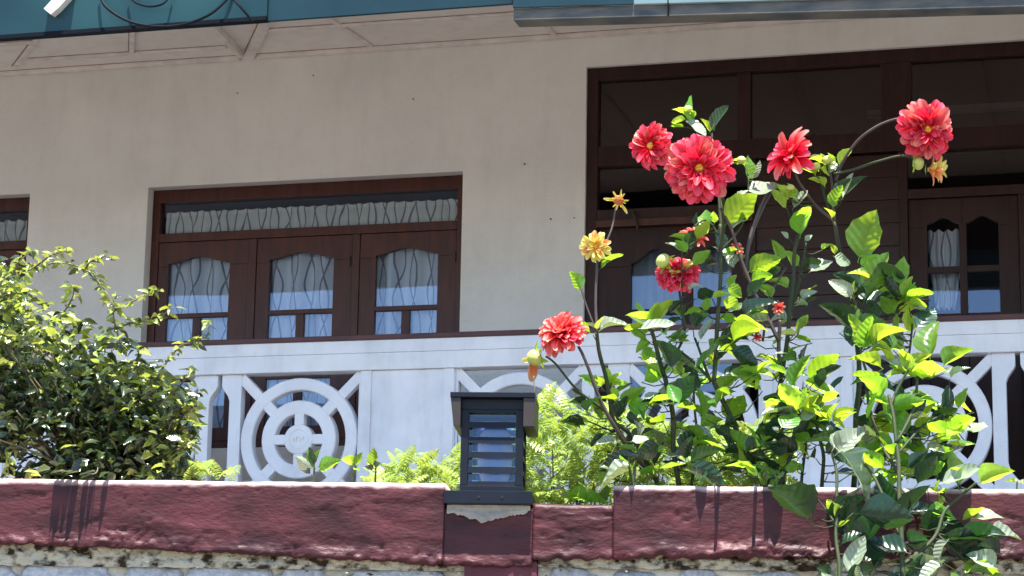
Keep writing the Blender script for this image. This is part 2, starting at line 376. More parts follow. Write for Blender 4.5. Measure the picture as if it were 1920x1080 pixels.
# roof above and soffit below
def szat(y): return SOFZ0-SOFS*(14-y)
rf = MB()
rf.add([(X0-.6, 10.6, 6.12), (X1+.6, 10.6, 6.12), (X1+.6, 17, 8.1), (X0-.6, 17, 8.1), (X0-.6, 20.8, 6.3), (X1+.6, 20.8, 6.3),
        (X0-.6, 10.6, 6.19), (X1+.6, 10.6, 6.19), (X1+.6, 17, 8.17), (X0-.6, 17, 8.17), (X0-.6, 20.8, 6.37), (X1+.6, 20.8, 6.37)],
       [(0, 1, 2, 3), (3, 2, 5, 4), (6, 9, 8, 7), (9, 10, 11, 8), (0, 6, 7, 1), (4, 5, 11, 10), (0, 3, 9, 6), (3, 4, 10, 9), (1, 7, 8, 2), (2, 8, 11, 5)])
rf.build('roof', M_ROOF, house)
MB().add([(X0-.5, EAVE_Y+.03, szat(EAVE_Y+.03)), (X1+.5, EAVE_Y+.03, szat(EAVE_Y+.03)), (X1+.5, 14.001, szat(14)), (X0-.5, 14.001, szat(14)),
          (X0-.5, EAVE_Y+.03, szat(EAVE_Y+.03)+.02), (X1+.5, EAVE_Y+.03, szat(EAVE_Y+.03)+.02), (X1+.5, 14.001, szat(14)+.02), (X0-.5, 14.001, szat(14)+.02)],
         [(0, 1, 2, 3), (4, 7, 6, 5), (0, 4, 5, 1), (1, 5, 6, 2), (2, 6, 7, 3), (3, 7, 4, 0)]).build('soffit', M_SOF, house)
def batten(p, q, w=.035, h=.018, m=M_TRIM, name='soffit_batten', ext=(0, 0)):
    a = sof(*p) if len(p) == 2 else Vector(p); c = sof(*q) if len(q) == 2 else Vector(q)
    d = (c-a).normalized(); a = a-d*ext[0]; c = c+d*ext[1]; s = d.cross(Vector((0, 0, 1))).normalized()*w/2; dn = Vector((0, 0, -h)); up = Vector((0, 0, -.001))
    V = [a-s+up, a+s+up, c+s+up, c-s+up, a-s+dn, a+s+dn, c+s+dn, c-s+dn]
    MB().add(V, [(0, 1, 2, 3), (4, 7, 6, 5), (0, 4, 5, 1), (1, 5, 6, 2), (2, 6, 7, 3), (3, 7, 4, 0)]).build(name, m, house, bevel=.003)
    o1 = s*(1.0+.014/w); o2 = s*(1.0+.002/w)
    V = [a+o2+up, a+o1+up, c+o1+up, c+o2+up, a+o2+up*5, a+o1+up*5, c+o1+up*5, c+o2+up*5]
    MB().add(V, [(0, 1, 2, 3), (4, 7, 6, 5), (0, 4, 5, 1), (1, 5, 6, 2), (2, 6, 7, 3), (3, 7, 4, 0)]).build('joint_line', M_JOINT, house)
batten((695, 84), (620, 33), ext=(0, 1.2)); batten((1040, 65), (1022, 42), ext=(0, 1.6))
batten((452, 96), (410, 50), .03, .05, ext=(0, 1.0)); batten((466, 104), (492, 50), .07, .03, ext=(0, 1.2))
batten((247, 96), (248, 60), ext=(0, 1)); batten((28, 124), (66, 74), ext=(0, 1.2))
batten((-9.2, 13.9, szat(13.9)), (-9.2, 11, szat(11))); batten((-2.2, 13.9, szat(13.9)), (-2.2, 11, szat(11))); batten((-.9, 13.9, szat(13.9)), (-.9, 11, szat(11)))
batten((496, 55), (960, 23), .03, .02, ext=(0, 2)); batten((55, 110), (425, 86), .04, .02)
batten((X0, 13.97, szat(13.97)), (-5.83, 13.97, szat(13.97)), .05, .03, name='cornice_strip')
batten((-5.70, 13.97, szat(13.97)), (X1, 13.97, szat(13.97)), .05, .03, name='cornice_strip')
batten((X0, 13.2, szat(13.2)), (-6.95, 13.2, szat(13.2)), .03, .02)
# fascia boards
ex = lambda px, py, y=EAVE_Y: ony(px, py, y)
xl = ex(505, 38).x; xm = ex(974, 13).x; zf = ex(250, 57).z; zm = ex(740, 25).z
MB().box(X0-.6, xl, EAVE_Y-.04, EAVE_Y, zf+.012, 6.14).build('fascia_board', M_TEAL, house)
MB().box(X0-.6, xl, EAVE_Y-.05, EAVE_Y+.005, zf-.010, zf+.011).build('fascia_trim', M_BLK, house)
MB().box(xl+.002, xm, EAVE_Y-.025, EAVE_Y, zm+.0, 6.14).build('fascia_board', M_BLUE, house)
GYY = EAVE_Y-.1; g0 = ex(975, 40, GYY); g1 = ex(1920, 15, GYY); sl = (g1.z-g0.z)/(g1.x-g0.x)
def slab(name, xa, xb, y0, y1, dz0, dz1, m):
    za, zb = g0.z+sl*(xa-g0.x), g0.z+sl*(xb-g0.x)
    MB().add([(xa, y0, za+dz0), (xb, y0, zb+dz0), (xb, y1, zb+dz0), (xa, y1, za+dz0), (xa, y0, za+dz1), (xb, y0, zb+dz1), (xb, y1, zb+dz1), (xa, y1, za+dz1)],
             [(0, 3, 2, 1), (4, 5, 6, 7), (0, 1, 5, 4), (1, 2, 6, 5), (2, 3, 7, 6), (3, 0, 4, 7)]).build(name, m, house, bevel=.004)
x9 = ex(1190, 20, GYY).x
MB().box(xm+.003, X1+.6, EAVE_Y+.003, EAVE_Y+.03, 5.44, 6.14).build('fascia_board', M_WOOD, house)  # unseen dark board added to darken the gutter's reflection in the panes
slab('gutter', xm+.002, X1+.6, GYY-.02, EAVE_Y, 0, .062, M_GUT)
slab('gutter_lip', xm+.002, x9, GYY-.035, GYY-.025, .06, .9, M_BLUE)
slab('gutter_lip', x9+.003, X1+.6, GYY-.035, GYY-.025, .06, .9, M_PALE)
slab('gutter_joint', ex(1254, 20, GYY).x, ex(1254, 20, GYY).x+.006, GYY-.04, GYY-.02, -.001, .09, M_BLK)

# ---- windows
def frame_boards(parent, rects, y0, y1, name, m=M_WOOD, bev=.004):
    for (x0, x1, z0, z1) in rects: MB().box(x0, x1, y0, y1, z0, z1).build(name, m, parent, bevel=bev)
def arch_head(x0, x1, zb, zt, pa, pb, ze, zc, kind=0):
    """head board of a sash with a cut arch: outline polygon"""
    pts = [(x0, zt), (x0, zb), (pa, zb), (pa, ze)]
    n = 14
    for i in range(1, n):
        t = i/n; s = 1-abs(2*t-1)
        if kind == 0: hh = (s*s*(3-2*s))
        else: hh = 1-abs(math.cos(math.pi*t))**1.6 if t < .5 else 1-abs(math.cos(math.pi*t))**1.6
        pts.append((pa+(pb-pa)*t, ze+(zc-ze)*hh))
    pts += [(pb, ze), (pb, zb), (x1, zb), (x1, zt)]
    return pts
def sash(parent, x0, x1, z0, z1, pa, pb, ze, zc, zmid0, zmid1, y0=14.10, muntins=True, split=None, rows=(4.02, 4.05)):
    b = MB()
    b.prism(arch_head(x0, x1, ze-.02, z1, pa, pb, ze, zc), y0, y0+.04)
    b.box(x0, pa, y0, y0+.04, z0, ze-.02); b.box(pb, x1, y0, y0+.04, z0, ze-.02)
    b.box(pa, pb, y0, y0+.038, z0, z0+.09); b.box(pa, pb, y0, y0+.038, zmid0, zmid1)
    xm_ = (pa+pb)/2
    b.box(xm_-.028, xm_+.028, y0, y0+.036, z0+.09, zmid0)
    if rows: b.box(pa, xm_-.028, y0, y0+.034, *rows); b.box(xm_+.028, pb, y0, y0+.034, *rows)
    o = b.build('sash', M_WOOD, parent, bevel=.0035)
    def pane(a, c, d, e):
        MB().box(a, c, y0+.018, y0+.022, d, e).build('pane', M_GLASS, parent)
    pane(pa-.005, pb+.005, zmid1-.005, zc+.005)
    lo, hi = (rows if rows else (z0+.09, z0+.09))
    for a, c in ((pa-.005, xm_-.023), (xm_+.023, pb+.005)):
        if rows: pane(a, c, z0+.085, rows[0]+.005); pane(a, c, rows[1]-.005, zmid0+.005)
        else: pane(a, c, z0+.085, zmid0+.005)
def curtain(x0, x1, z0, z1, y, label, m=M_CURT, waves=9, amp=.018, group=None, flare=None, lean=0):
    V = []; F = []; U = []; nx = waves*8; nz = 8
    ph = rnd.random()*6
    for i in range(nx+1):
        for j in range(nz+1):
            t = i/nx; s = j/nz
            x = x0+(x1-x0)*t; z = z0+(z1-z0)*s
            if flare: xc = (x0+x1)/2; k = 1-flare*(1-s)**1.5; x = xc+(x-xc)*k+lean*(1-s)
            yy = y+amp*(math.sin(t*waves*6.283+ph)+.5*math.sin(t*waves*2.9+1+s*.8))+.004*math.sin(s*9+t*20)
            zz = z+(.006*math.sin(t*waves*6.283) if j in (0, nz) else 0)
            V.append((x, yy, zz)); U.append(((x1-x0)*t*1.5, (z1-z0)*s))
    for i in range(nx):
        for j in range(nz): k = i*(nz+1)+j; F.append((k, k+nz+1, k+nz+2, k+1))
    me = meshdata('curtain', V, F, m, True, U)
    o = obj('curtain', me, None, label=label, category='curtain')
    if group: o['group'] = group
    return o

def window3(Wr, label, dx=0, curt=True):
    win = bpy.data.objects.new('window', None); win['label'] = label; place(win, house); win.location = (0, 0, 0)
    win.matrix_parent_inverse = Matrix.Translation(-Vector(house.location))
    return win
def window_body(Wr, win, off):
    x0, x1, z0, z1 = Wr; fy0, fy1 = 14.09, 14.17
    frame_boards(win, [(x0+.001, x1-.001, 5.262, z1-.001)], fy0, fy1, 'frame')
    frame_boards(win, [(x0+.001, x0+.055, z0+.06, 5.261), (x1-.06, x1-.001, z0+.06, 5.261), (x0+.001, x1-.001, z0+.001, z0+.059)], fy0, fy1, 'frame')
    frame_boards(win, [(x0+.056, x1-.061, 4.985, 5.045)], fy0, fy1, 'transom_rail')
    mx = [-5.757+off, -5.70+off, -5.015+off, -4.965+off]
    frame_boards(win, [(mx[0], mx[1], z0+.061, 4.984), (mx[2], mx[3], z0+.061, 4.984)], fy0+.003, fy1, 'mullion')
    MB().box(x0+.05, x1-.055, 14.13, 14.134, 5.04, 5.268).build('pane', M_GLASS, win)
    zb = z0+.062
    for (a, c, pa, pb) in ((x0+.057, mx[0]-.002, -6.342, -5.893), (mx[1]+.002, mx[2]-.002, -5.604, -5.148), (mx[3]+.002, x1-.062, -4.851, -4.421)):
        sash(win, a, c, zb, 4.983, pa+(off if off else 0), pb+(off if off else 0), 4.835, 4.878, 4.455, 4.487)
    for hx in (-5.032+off, -4.30+off, -6.42+off):
        for hz in (4.80, 3.85): MB().tube([(hx, 14.093, hz-.035), (hx, 14.093, hz+.035)], .008, .008, 8).build('hinge', M_IRON, win)
win1 = window3(W1, 'middle window with three arched sashes'); window_body(W1, win1, 0)
# far left window: only its right end is in view
win0 = window3(W0, 'window at the left edge of the photo, mostly hidden by the shrub')
off = W0[1]-W1[1]
W0b = (W1[0]+off, W0[1], W0[2], W0[3])
MB().box(W0[0], W0b[0], ya+.001, yb-.001, 3.551, 5.352).build('wall', M_WALL, house)
window_body(W0b, win0, off)
for k, (a, c, lb) in enumerate(((-6.42, -5.76, 'pale patterned curtain behind the left sash of the middle window'),
                 (-5.70, -5.01, 'pale patterned curtain behind the centre sash of the middle window'),
                 (-4.96, -4.28, 'pale patterned curtain behind the right sash of the middle window'))):
    curtain(a+.01, c-.01, 3.62, 5.0, 14.19, lb, waves=4, amp=.034, group='curtains behind the sashes')
curtain(-6.40, -4.30, 5.02, 5.205, 14.152, 'short gathered valance curtain across the transom light of the middle window', M_VAL, waves=26, amp=.010)
curtain(-8.05, -7.44, 3.62, 5.0, 14.19, 'curtain behind the right sash of the far left window, almost wholly behind shrub leaves', waves=4, amp=.034, group='curtains behind the sashes')
curtain(-9.2, -7.45, 5.02, 5.205, 14.152, 'short valance curtain in the transom of the window cut by the left edge', M_VAL, waves=20, amp=.010)

# ---- big glazed screen on the right
win2 = bpy.data.objects.new('window', None); win2['label'] = 'large dark wooden screen with two doors and glazed transoms'; place(win2, house)
win2.matrix_parent_inverse = Matrix.Translation(-Vector(house.location))
y0, y1 = 14.03, 14.13
fb = lambda *r: frame_boards(win2, [r], y0, y1, 'frame', M_WOODR)
a0, a1 = W2[0]+.001, W2[1]-.001
fb(a0, -3.331, 2.96, 6.011); fb(a1-.08, a1, 2.96, 6.011); fb(-3.330, a1-.081, 5.925, 6.011)
frame_boards(win2, [(-3.330, a1-.081, 5.345, 5.475)], y0-.005, y1, 'transom_rail', M_WOODR)
frame_boards(win2, [(-3.330, -2.345, 4.975, 5.055), (-1.345, a1-.081, 5.035, 5.095)], y0, y1, 'transom_rail', M_WOODR)
for (p, q, zb, zt) in ((-2.415, -2.33, 5.476, 5.924), (-1.50, -1.31, 5.476, 5.924), (-.40, -.33, 5.476, 5.924), (.55, .62, 5.476, 5.924), (-2.344, -2.30, 4.30, 5.344), (-1.40, -1.346, 2.96, 5.344), (-.672, -.60, 2.96, 5.034), (.2, .27, 2.96, 5.034), (-.60, -.53, 5.096, 5.344)):
    frame_boards(win2, [(p, q, zb, zt)], y0+.004, y1, 'mullion', M_WOODR)
for (p, q, zb, zt) in ((-3.33, -2.41, 5.47, 5.93), (-2.335, -1.495, 5.47, 5.93), (-1.315, -.395, 5.47, 5.93), (-.335, .555, 5.47, 5.93), (.615, a1-.08, 5.47, 5.93),
                       (-3.33, -2.34, 5.05, 5.35), (-1.35, -.595, 5.09, 5.35), (-.535, a1-.08, 5.09, 5.35)):
    MB().box(p, q, 14.075, 14.079, zb, zt).build('pane', M_GLASS2, win2)
# boarded part between the doors: single boards
zz = 2.97
k = 0
while zz < 5.33:
    h = .148; MB().box(-2.299, -1.401, 14.055+.0015*(k % 2), 14.10, zz, min(zz+h-.003, 5.343)).build('board', M_WOOD2, win2, bevel=.002); zz += h; k += 1
# projecting ledge and hook over the left door
MB().box(-3.329, -2.31, 13.99, 14.029, 4.93, 4.978).build('ledge', M_WOOD, win2, bevel=.005)
hx = -3.075
MB().tube(smooth_line([(hx, 14.0, 5.02), (hx, 13.965, 5.015), (hx+.01, 13.96, 4.97), (hx+.03, 13.965, 4.90)]), .011, .008, 8).build('hook', M_IRON, win2)
# left double-arched door
def door(x0, x1, z0, z1, panes, ze, zc, zm0, zm1, zlo, ydr=14.06):
    b = MB(); yy0, yy1 = ydr, ydr+.04
    (p0, p1), (p2, p3) = panes; xmid = (p1+p2)/2
    b.prism(arch_head(x0, xmid, ze-.02, z1, p0, p1, ze, zc), yy0, yy1)
    b.prism(arch_head(xmid, x1, ze-.02, z1, p2, p3, ze, zc), yy0, yy1)
    b.box(x0, p0, yy0, yy1, z0, ze-.02); b.box(p3, x1, yy0, yy1, z0, ze-.02); b.box(p1, p2, yy0, yy1, z0, ze-.02)
    for a, c in panes:
        b.box(a, c, yy0+.002, yy1, zm0, zm1); b.box(a, c, yy0+.002, yy1, zlo-.09, zlo); b.box(a, c, yy0+.002, yy1, z0, z0+.12)
        b.box(a, c, yy0+.012, yy1, z0+.12, zlo-.25) ; b.box(a, c, yy0+.004, yy1, zlo-.25, zlo-.09)
    b.build('door_leaf', M_WOODR, win2, bevel=.0035)
    for a, c in panes:
        MB().box(a-.004, c+.004, yy0+.02, yy0+.024, zm1-.004, zc+.004).build('pane', M_GLASS, win2)
        MB().box(a-.004, c+.004, yy0+.02, yy0+.024, zlo-.004, zm0+.004).build('pane', M_GLASS, win2)
door(-3.329, -2.346, 2.97, 4.973, ((-3.11, -2.78), (-2.71, -2.46)), 4.70, 4.79, 4.36, 4.40, 3.60)
door(-1.344, -.674, 2.97, 5.033, ((-1.233, -1.037), (-.992, -.798)), 4.872, 4.915, 4.562, 4.602, 4.305)
door(-.598, .198, 2.97, 5.033, ((-.50, -.24), (-.18, .09)), 4.872, 4.915, 4.562, 4.602, 4.305)
curtain(-3.2, -2.43, 3.5, 4.85, 14.22, 'dull grey curtain inside the left door of the big wooden screen', M_CURT2, waves=7, amp=.02)
curtain(-1.24, -1.02, 4.36, 4.86, 14.2, 'narrow pale curtain gathered to a point behind the top left pane of the right door', M_CURT, waves=4, amp=.014, flare=.45, lean=-.01)
# ceiling light fixture seen through the upper glass
MB().box(-1.7, -.3, 15.0, 15.08, 5.86, 5.9).build('ceiling_light_batten', M_TUBE, None, label='long dull ceiling light batten inside behind the upper panes on the right', category='lamp')

# veranda slab
MB().box(X0, X1, 12.7, 13.998, 2.6, 2.94).build('veranda_floor', M_FLOOR, house)
MB().box(X0, X1, 12.74, 13.998, 2.236, 2.599).build('plinth', M_WALL, house)

# ================================================================== BALUSTRADE
bal = thing('balustrade', (-4.5, 12.8, 2.94), 'white cast concrete balustrade of ringed grilles between plain piers under a maroon rail', 'balustrade')
BY = 12.8
MB().box(X0, X1, BY-.045, BY+.13, 4.012, 4.042).build('handrail', M_RAIL, bal, bevel=.004)
MB().box(X0, X1, BY-.03, BY+.12, 3.935, 4.011).build('coping', M_WHITE, bal, bevel=.003)
MB().box(X0, X1, BY-.026, BY+.11, 3.832, 3.934).build('coping_moulding', M_WHITE, bal, bevel=.003)
MB().box(X0, X1, BY-.012, BY+.11, 2.941, 3.03).build('bottom_rail', M_WHITE, bal, bevel=.006)
PC = [-10.18, -7.78, -5.385, -2.98, -.640, 1.75]
edges = [X0]
for pc in PC:
    a, c = pc-.908, pc+.908
    edges += [a, c]
edges.append(X1)
for i in range(0, len(edges), 2):
    a, c = edges[i], edges[i+1]
    if c-a < .02: continue
    MB().box(a, c, BY, BY+.1, 3.031, 3.831).build('pier', M_WHITE, bal, bevel=.005)
    if c-a > .3:
        for e0, e1 in ((a+.004, a+.07), (c-.07, c-.004)): MB().box(e0, e1, BY-.011, BY-.0005, 3.031, 3.831).build('pilaster_strip', M_WHITE, bal, bevel=.004)
def ringV(cx, cz, ro, ri, y0, y1, n=56, bv=.006):
    prof = [(ro, y1), (ro, y0+bv), (ro-bv, y0), (ri+bv, y0), (ri, y0+bv), (ri, y1)]
    V = []; F = []; k = len(prof)
    for i in range(n):
        t = 2*math.pi*i/n
        for r, y in prof: V.append((cx+r*math.cos(t), y, cz+r*math.sin(t)))
    for i in range(n):
        for j in range(k): F.append((i*k+j, i*k+(j+1) % k, ((i+1) % n)*k+(j+1) % k, ((i+1) % n)*k+j))
    return V, F
_cache = {}
def part_copy(key, maker, parent, off):
    if key not in _cache:
        o = maker(); _cache[key] = (o, Vector(off)); return o
    src, o0 = _cache[key]
    c = bpy.data.objects.new(src.name.split('.')[0], src.data); place(c, parent); c.location = Vector(off)-o0
    return c
GY = BY+.015
def grille(cx, cz=3.43):
    off = (cx, 0, cz)
    def mk(name, V, F, sm=False):
        def f():
            o = MB().add([Vector(v)+Vector((cx, 0, cz)) for v in V], F).build(name, M_WHITE, bal); return o
        return f
    V, F = ringV(0, 0, .372, .298, GY, GY+.065)
    part_copy('outer', mk('outer_ring', V, F), bal, off)
    V, F = ringV(0, 0, .236, .154, GY+.001, GY+.065)
    part_copy('inner', mk('inner_ring', V, F), bal, off)
    # hub disc with a faint raised mark
    n = 32; V = []; F = []
    for r, y in ((.092, GY+.064), (.092, GY+.006), (.086, GY+.0005), (.06, GY-.002), (.055, GY+.002)):
        for i in range(n): t = 2*math.pi*i/n; V.append((r*math.cos(t), y, r*math.sin(t)))
    for j in range(4):
        for i in range(n): F.append((j*n+i, j*n+(i+1) % n, (j+1)*n+(i+1) % n, (j+1)*n+i))
    F.append(tuple(4*n+i for i in range(n)))
    part_copy('hub', mk('hub', V, F), bal, off)
    def mark():
        b = MB()
        for (xa, za, xb, zb) in ((-.028, -.012, -.028, .008), (-.012, .012, -.012, -.014), (-.012, .012, .004, .012), (.012, -.014, .012, .004), (.026, -.006, .034, .016)):
            b.tube([(cx+xa, GY+.001, cz+za), (cx+xb, GY+.001, cz+zb)], .0035, .0035, 6)
        return b.build('raised_mark', M_TRIM, bal)
    part_copy('mark', mark, bal, off)
    def spoke(key, ang, r0, r1, w_, yy):
        def f():
            d = Vector((math.cos(ang), 0, math.sin(ang))); s = Vector((-d.z, 0, d.x))*w_/2; c0 = Vector((cx, 0, cz))
            V = []
            for r in (r0, r1):
                for sg in (-1, 1):
                    for y in (yy, GY+.064): p = c0+d*r+s*sg; V.append((p.x, y, p.z))
            return MB().add(V, [(0, 1, 3, 2), (4, 6, 7, 5), (0, 4, 5, 1), (2, 3, 7, 6), (0, 2, 6, 4), (1, 5, 7, 3)]).build('spoke', M_WHITE, bal, bevel=.006)
        part_copy(key, f, bal, off)
    for i in range(4):
        spoke('sd%d' % i, math.pi/4+i*math.pi/2, .232, .30, .066, GY+.003)
        spoke('so%d' % i, i*math.pi/2, .088, .158, .060, GY+.003)
        spoke('sc%d' % i, math.pi/4+i*math.pi/2, .368, .545, .062, GY+.004)
CZ = 3.43
for pc in PC:
    for s in (-1, 1): grille(pc+s*.518)
    # the slotted unit between the rings
    for s in (-1, 1):
        pts = [(.142, 3.031), (.142, 3.831), (.014, 3.831), (.014, 3.765), (.022, 3.745), (.055, 3.70), (.066, 3.67), (.066, 3.22), (.05, 3.17), (.012, 3.125), (.0, 3.12), (.0, 3.031)]
        def mkb(s=s, pc=pc): return MB().prism([(pc+s*x, z) for x, z in pts], GY-.004, GY+.066).build('slotted_bar', M_WHITE, bal, bevel=.004)
        part_copy('bar%d' % s, mkb, bal, (pc, 0, 0))
    # thin bars closing the ring squares against the piers
    for s in (-1, 1):
        def mke(s=s, pc=pc):
            x0_, x1_ = sorted((pc+s*.893, pc+s*.907)); return MB().box(x0_, x1_, GY+.002, GY+.066, 3.031, 3.831).build('edge_bar', M_WHITE, bal)
        part_copy('edge%d' % s, mke, bal, (pc, 0, 0))

# ================================================================== GARDEN WALL
gw = thing('garden_wall', wl(0, .1, 0), 'garden wall with a rough maroon painted band above pale stones and a lamp pillar', 'wall')
def band(u0, u1, ztop, zbot, seed, name='painted_band'):
    du = .0075; nu = int((u1-u0)/du)
    # profile: from the underside round the front to the top
    V = []; F = []
    prof = []
    nf = 26
    for j in range(4): prof.append(('b', j/4))
    for j in range(nf+1): prof.append(('f', j/nf))
    for j in range(1, 7): prof.append(('c', j/6))
    for j in range(1, 7): prof.append(('t', j/6))
    rc = .016; H = len(prof)
    for i in range(nu+1):
        u = u0+(u1-u0)*i/nu
        edge = min(1, min(i, nu-i)/1.0)
        zb = zbot(u)+.010*noise.noise(Vector((u*9, seed, 0)))+.008*noise.noise(Vector((u*34, seed, 3)))+.004*noise.noise(Vector((u*110, seed, 5)))
        zt = ztop+.003*noise.noise(Vector((u*5, seed, 9)))+.0012*noise.noise(Vector((u*40, seed, 9)))
        for kind, s in prof:
            if kind == 'b': v = .10*(1-s); z = zb+.004
            elif kind == 'f': v = 0; z = zb+(zt-rc-zb)*s
            elif kind == 'c': a = s*math.pi/2; v = rc*(1-math.cos(a)); z = zt-rc+rc*math.sin(a)
            else: v = rc+s*(.18-rc); z = zt+.001*s
            q = Vector((u*7, z*26, seed)); pm = max(.15, min(1.6, .75+1.9*noise.noise(Vector((u*2.6, z*9, seed+20)))))
            strokes = noise.noise(q)*.0034+noise.noise(Vector((u*20, z*70, seed+4)))*.0017+noise.noise(Vector((u*60, z*150, seed+8)))*.0008
            strokes *= pm
            rid = abs(noise.noise(Vector((u*11+2*noise.noise(q), z*52, seed+2))))
            low = max(0, min(1, (zb+.06-z)/.06))
            drag = -.0065*max(0, .12-rid)/.12*(.25+1.3*low)*pm
            lip = -.010*math.exp(-((z-zb-.012)/.012)**2)*(.5+noise.noise(Vector((u*14, 0, seed)))) if kind == 'f' else 0
            ck = abs(noise.noise(Vector((u*6+3*noise.noise(Vector((u*3, z*12, seed+31))), z*30, seed+30))))
            if ck < .035 and noise.noise(Vector((u*4, z*10, seed+33))) > -.05: drag += .005*(1-ck/.035)
            if kind in ('f', 'c'): v += (strokes+drag)*(1 if kind == 'f' else .5)+lip
            if kind == 't': z += .003*noise.noise(Vector((u*12, v*20, seed)))
            V.append(wl(u, v, z))
    for i in range(nu):
        for j in range(H-1): k = i*H+j; F.append((k, k+H, k+H+1, k+1))
    F.append(tuple(range(H))); F.append(tuple(nu*H+j for j in range(H))[::-1])
    MB().add(V, F).build(name, M_BAND, gw, smooth=True)
def zb_left(u):
    t = (u+1.38)/1.28; t = max(0, min(1.05, t)); return 2.163-.044*t**1.3
def zb_right(u): return 2.137+.016*max(0, min(1, (u-.17)/.7))
band(-2.3, -.1, 2.352, zb_left, 1.0)
band(-.099, .151, 2.284, lambda u: 2.118, 6.0, 'pillar_head')
band(.152, .377, 2.297, zb_right, 3.0)
band(.378, 2.4, 2.352, zb_right, 5.0)
# pillar shaft
b = MB()
b.box(-.04, .166, .006, .24, .004, 2.135, fr=lambda u, v, z: wl(u, v, z)); b.build('pillar', M_MAROON, gw, bevel=.006)
# rough strip and render under the band
def rough(name, u0, u1, z0, z1, v0, amp, m, seed, nz=14, kind=None):
    nu = int((u1-u0)/.012); V = []; F = []
    for i in range(nu+1):
        u = u0+(u1-u0)*i/nu
        for j in range(nz+1):
            z = z0+(z1-z0)*j/nz
            d = noise.fractal(Vector((u*26, z*40, seed)), 1, 2, 4)
            V.append(wl(u, v0+amp*d, z+.004*noise.noise(Vector((u*40, z*40, seed+7)))))
    for i in range(nu):
        for j in range(nz): k = i*(nz+1)+j; F.append((k, k+nz+1, k+nz+2, k+1))
    o = MB().add(V, F).build(name, m, gw, smooth=True)
    if kind: o['kind'] = kind
    return o
rough('mossy_strip', -2.3, -.041, 2.105, 2.19, .022, .012, M_MOSS, 2)
rough('mossy_strip', .167, 2.4, 2.118, 2.19, .022, .012, M_MOSS, 9)
rough('mortar_bed', -2.3, -.041, .004, 2.125, .045, .010, M_MORT, 3, 120)
rough('mortar_bed', .167, 2.4, .004, 2.13, .045, .010, M_MORT, 4, 120)
b = MB(); b.box(-2.3, 2.4, .07, .2, .003, 2.2, fr=lambda u, v, z: wl(u, v, z)); b.build('wall_core', M_MORT, gw)
# stones
smesh = []
for k in range(5):
    bm = bmesh.new(); bmesh.ops.create_icosphere(bm, subdivisions=3, radius=1)
    for v in bm.verts:
        p = v.co; q = Vector([math.copysign(abs(c)**.6, c) for c in p])
        v.co = q*(1+.22*noise.noise(p*1.3+Vector((k*7, 0, 0)))+.12*noise.noise(p*3.5+Vector((k*3, 1, 0)))+.07*noise.noise(p*9))
    me = bpy.data.meshes.new('stone'); bm.to_mesh(me); bm.free(); me.materials.append(M_STONE)
    for p in me.polygons: p.use_smooth = True
    smesh.append(me)
rs = random.Random(11)
basis = Matrix((WD, WN, Vector((0, 0, 1)))).transposed().to_4x4()
for row in range(9):
    zc = 2.018-.235*row; 
    for (ua, ub) in ((-2.3, -.05), (.17, 2.4)):
        u = ua+rs.uniform(0, .05)
        while u < ub-.08:
            wd = min(rs.uniform(.16, .36), ub-u)
            hh = rs.uniform(.095, .112)
            o = bpy.data.objects.new('stone', rs.choice(smesh)); place(o, gw)
            loc = wl(u+wd/2, .055, zc+rs.uniform(-.012, .012))
            Mx = Matrix.Translation(loc) @ basis @ Matrix.Rotation(rs.uniform(-.08, .08), 4, 'Y') @ Matrix.Diagonal((wd/2*1.0, .032, hh*1.04, 1))
            o.matrix_basis = Mx; u += wd+.008
# crumbs of loose plaster and roots along the ragged edge
b = MB()
for i in range(700):
    u = rs.uniform(-2.2, 2.3)
    if -.05 < u < .17: continue
    zz_ = (zb_left(u) if u < 0 else zb_right(u))-abs(rs.gauss(0, .016))
    c = wl(u, .012+rs.uniform(-.008, .01), zz_); s = rs.uniform(.002, .007)
    V = [c+Vector((rs.uniform(-1, 1)*s*1.6, rs.uniform(-1, 1)*s, rs.uniform(-1, 1)*s*.8)) for _ in range(5)]
    b.add(V, [(0, 1, 2), (0, 2, 3), (0, 3, 4), (1, 2, 3), (1, 3, 4), (0, 1, 4)])
b.build('loose_crumbs', M_MOSS, gw, kind='stuff')
# raw cement under the lamp
V = []; F = []; nu, nz = 44, 16
for i in range(nu+1):
    t = i/nu; u = -.092+.236*t
    zlow = 2.268-.012*math.sin(math.pi*t)-.014*math.exp(-((t-.40)/.2)**2)+.014*noise.noise(Vector((u*38, 0, 1)))+.006*noise.noise(Vector((u*120, 0, 1)))
    for j in range(nz+1):
        s = j/nz; z = zlow+(2.289-zlow)*s
        bul = math.sin(math.pi*min(1, s*1.4+.05)/1.0)*.5+.5 if s < .65 else .9
        V.append(wl(u, -.004-.011*bul*(1-abs(2*t-1)**6)+.004*noise.noise(Vector((u*50, z*50, 0))), z))
for i in range(nu):
    for j in range(nz): k = i*(nz+1)+j; F.append((k, k+nz+1, k+nz+2, k+1))
MB().add(V, F).build('raw_cement_patch', M_CEM, gw, smooth=True)

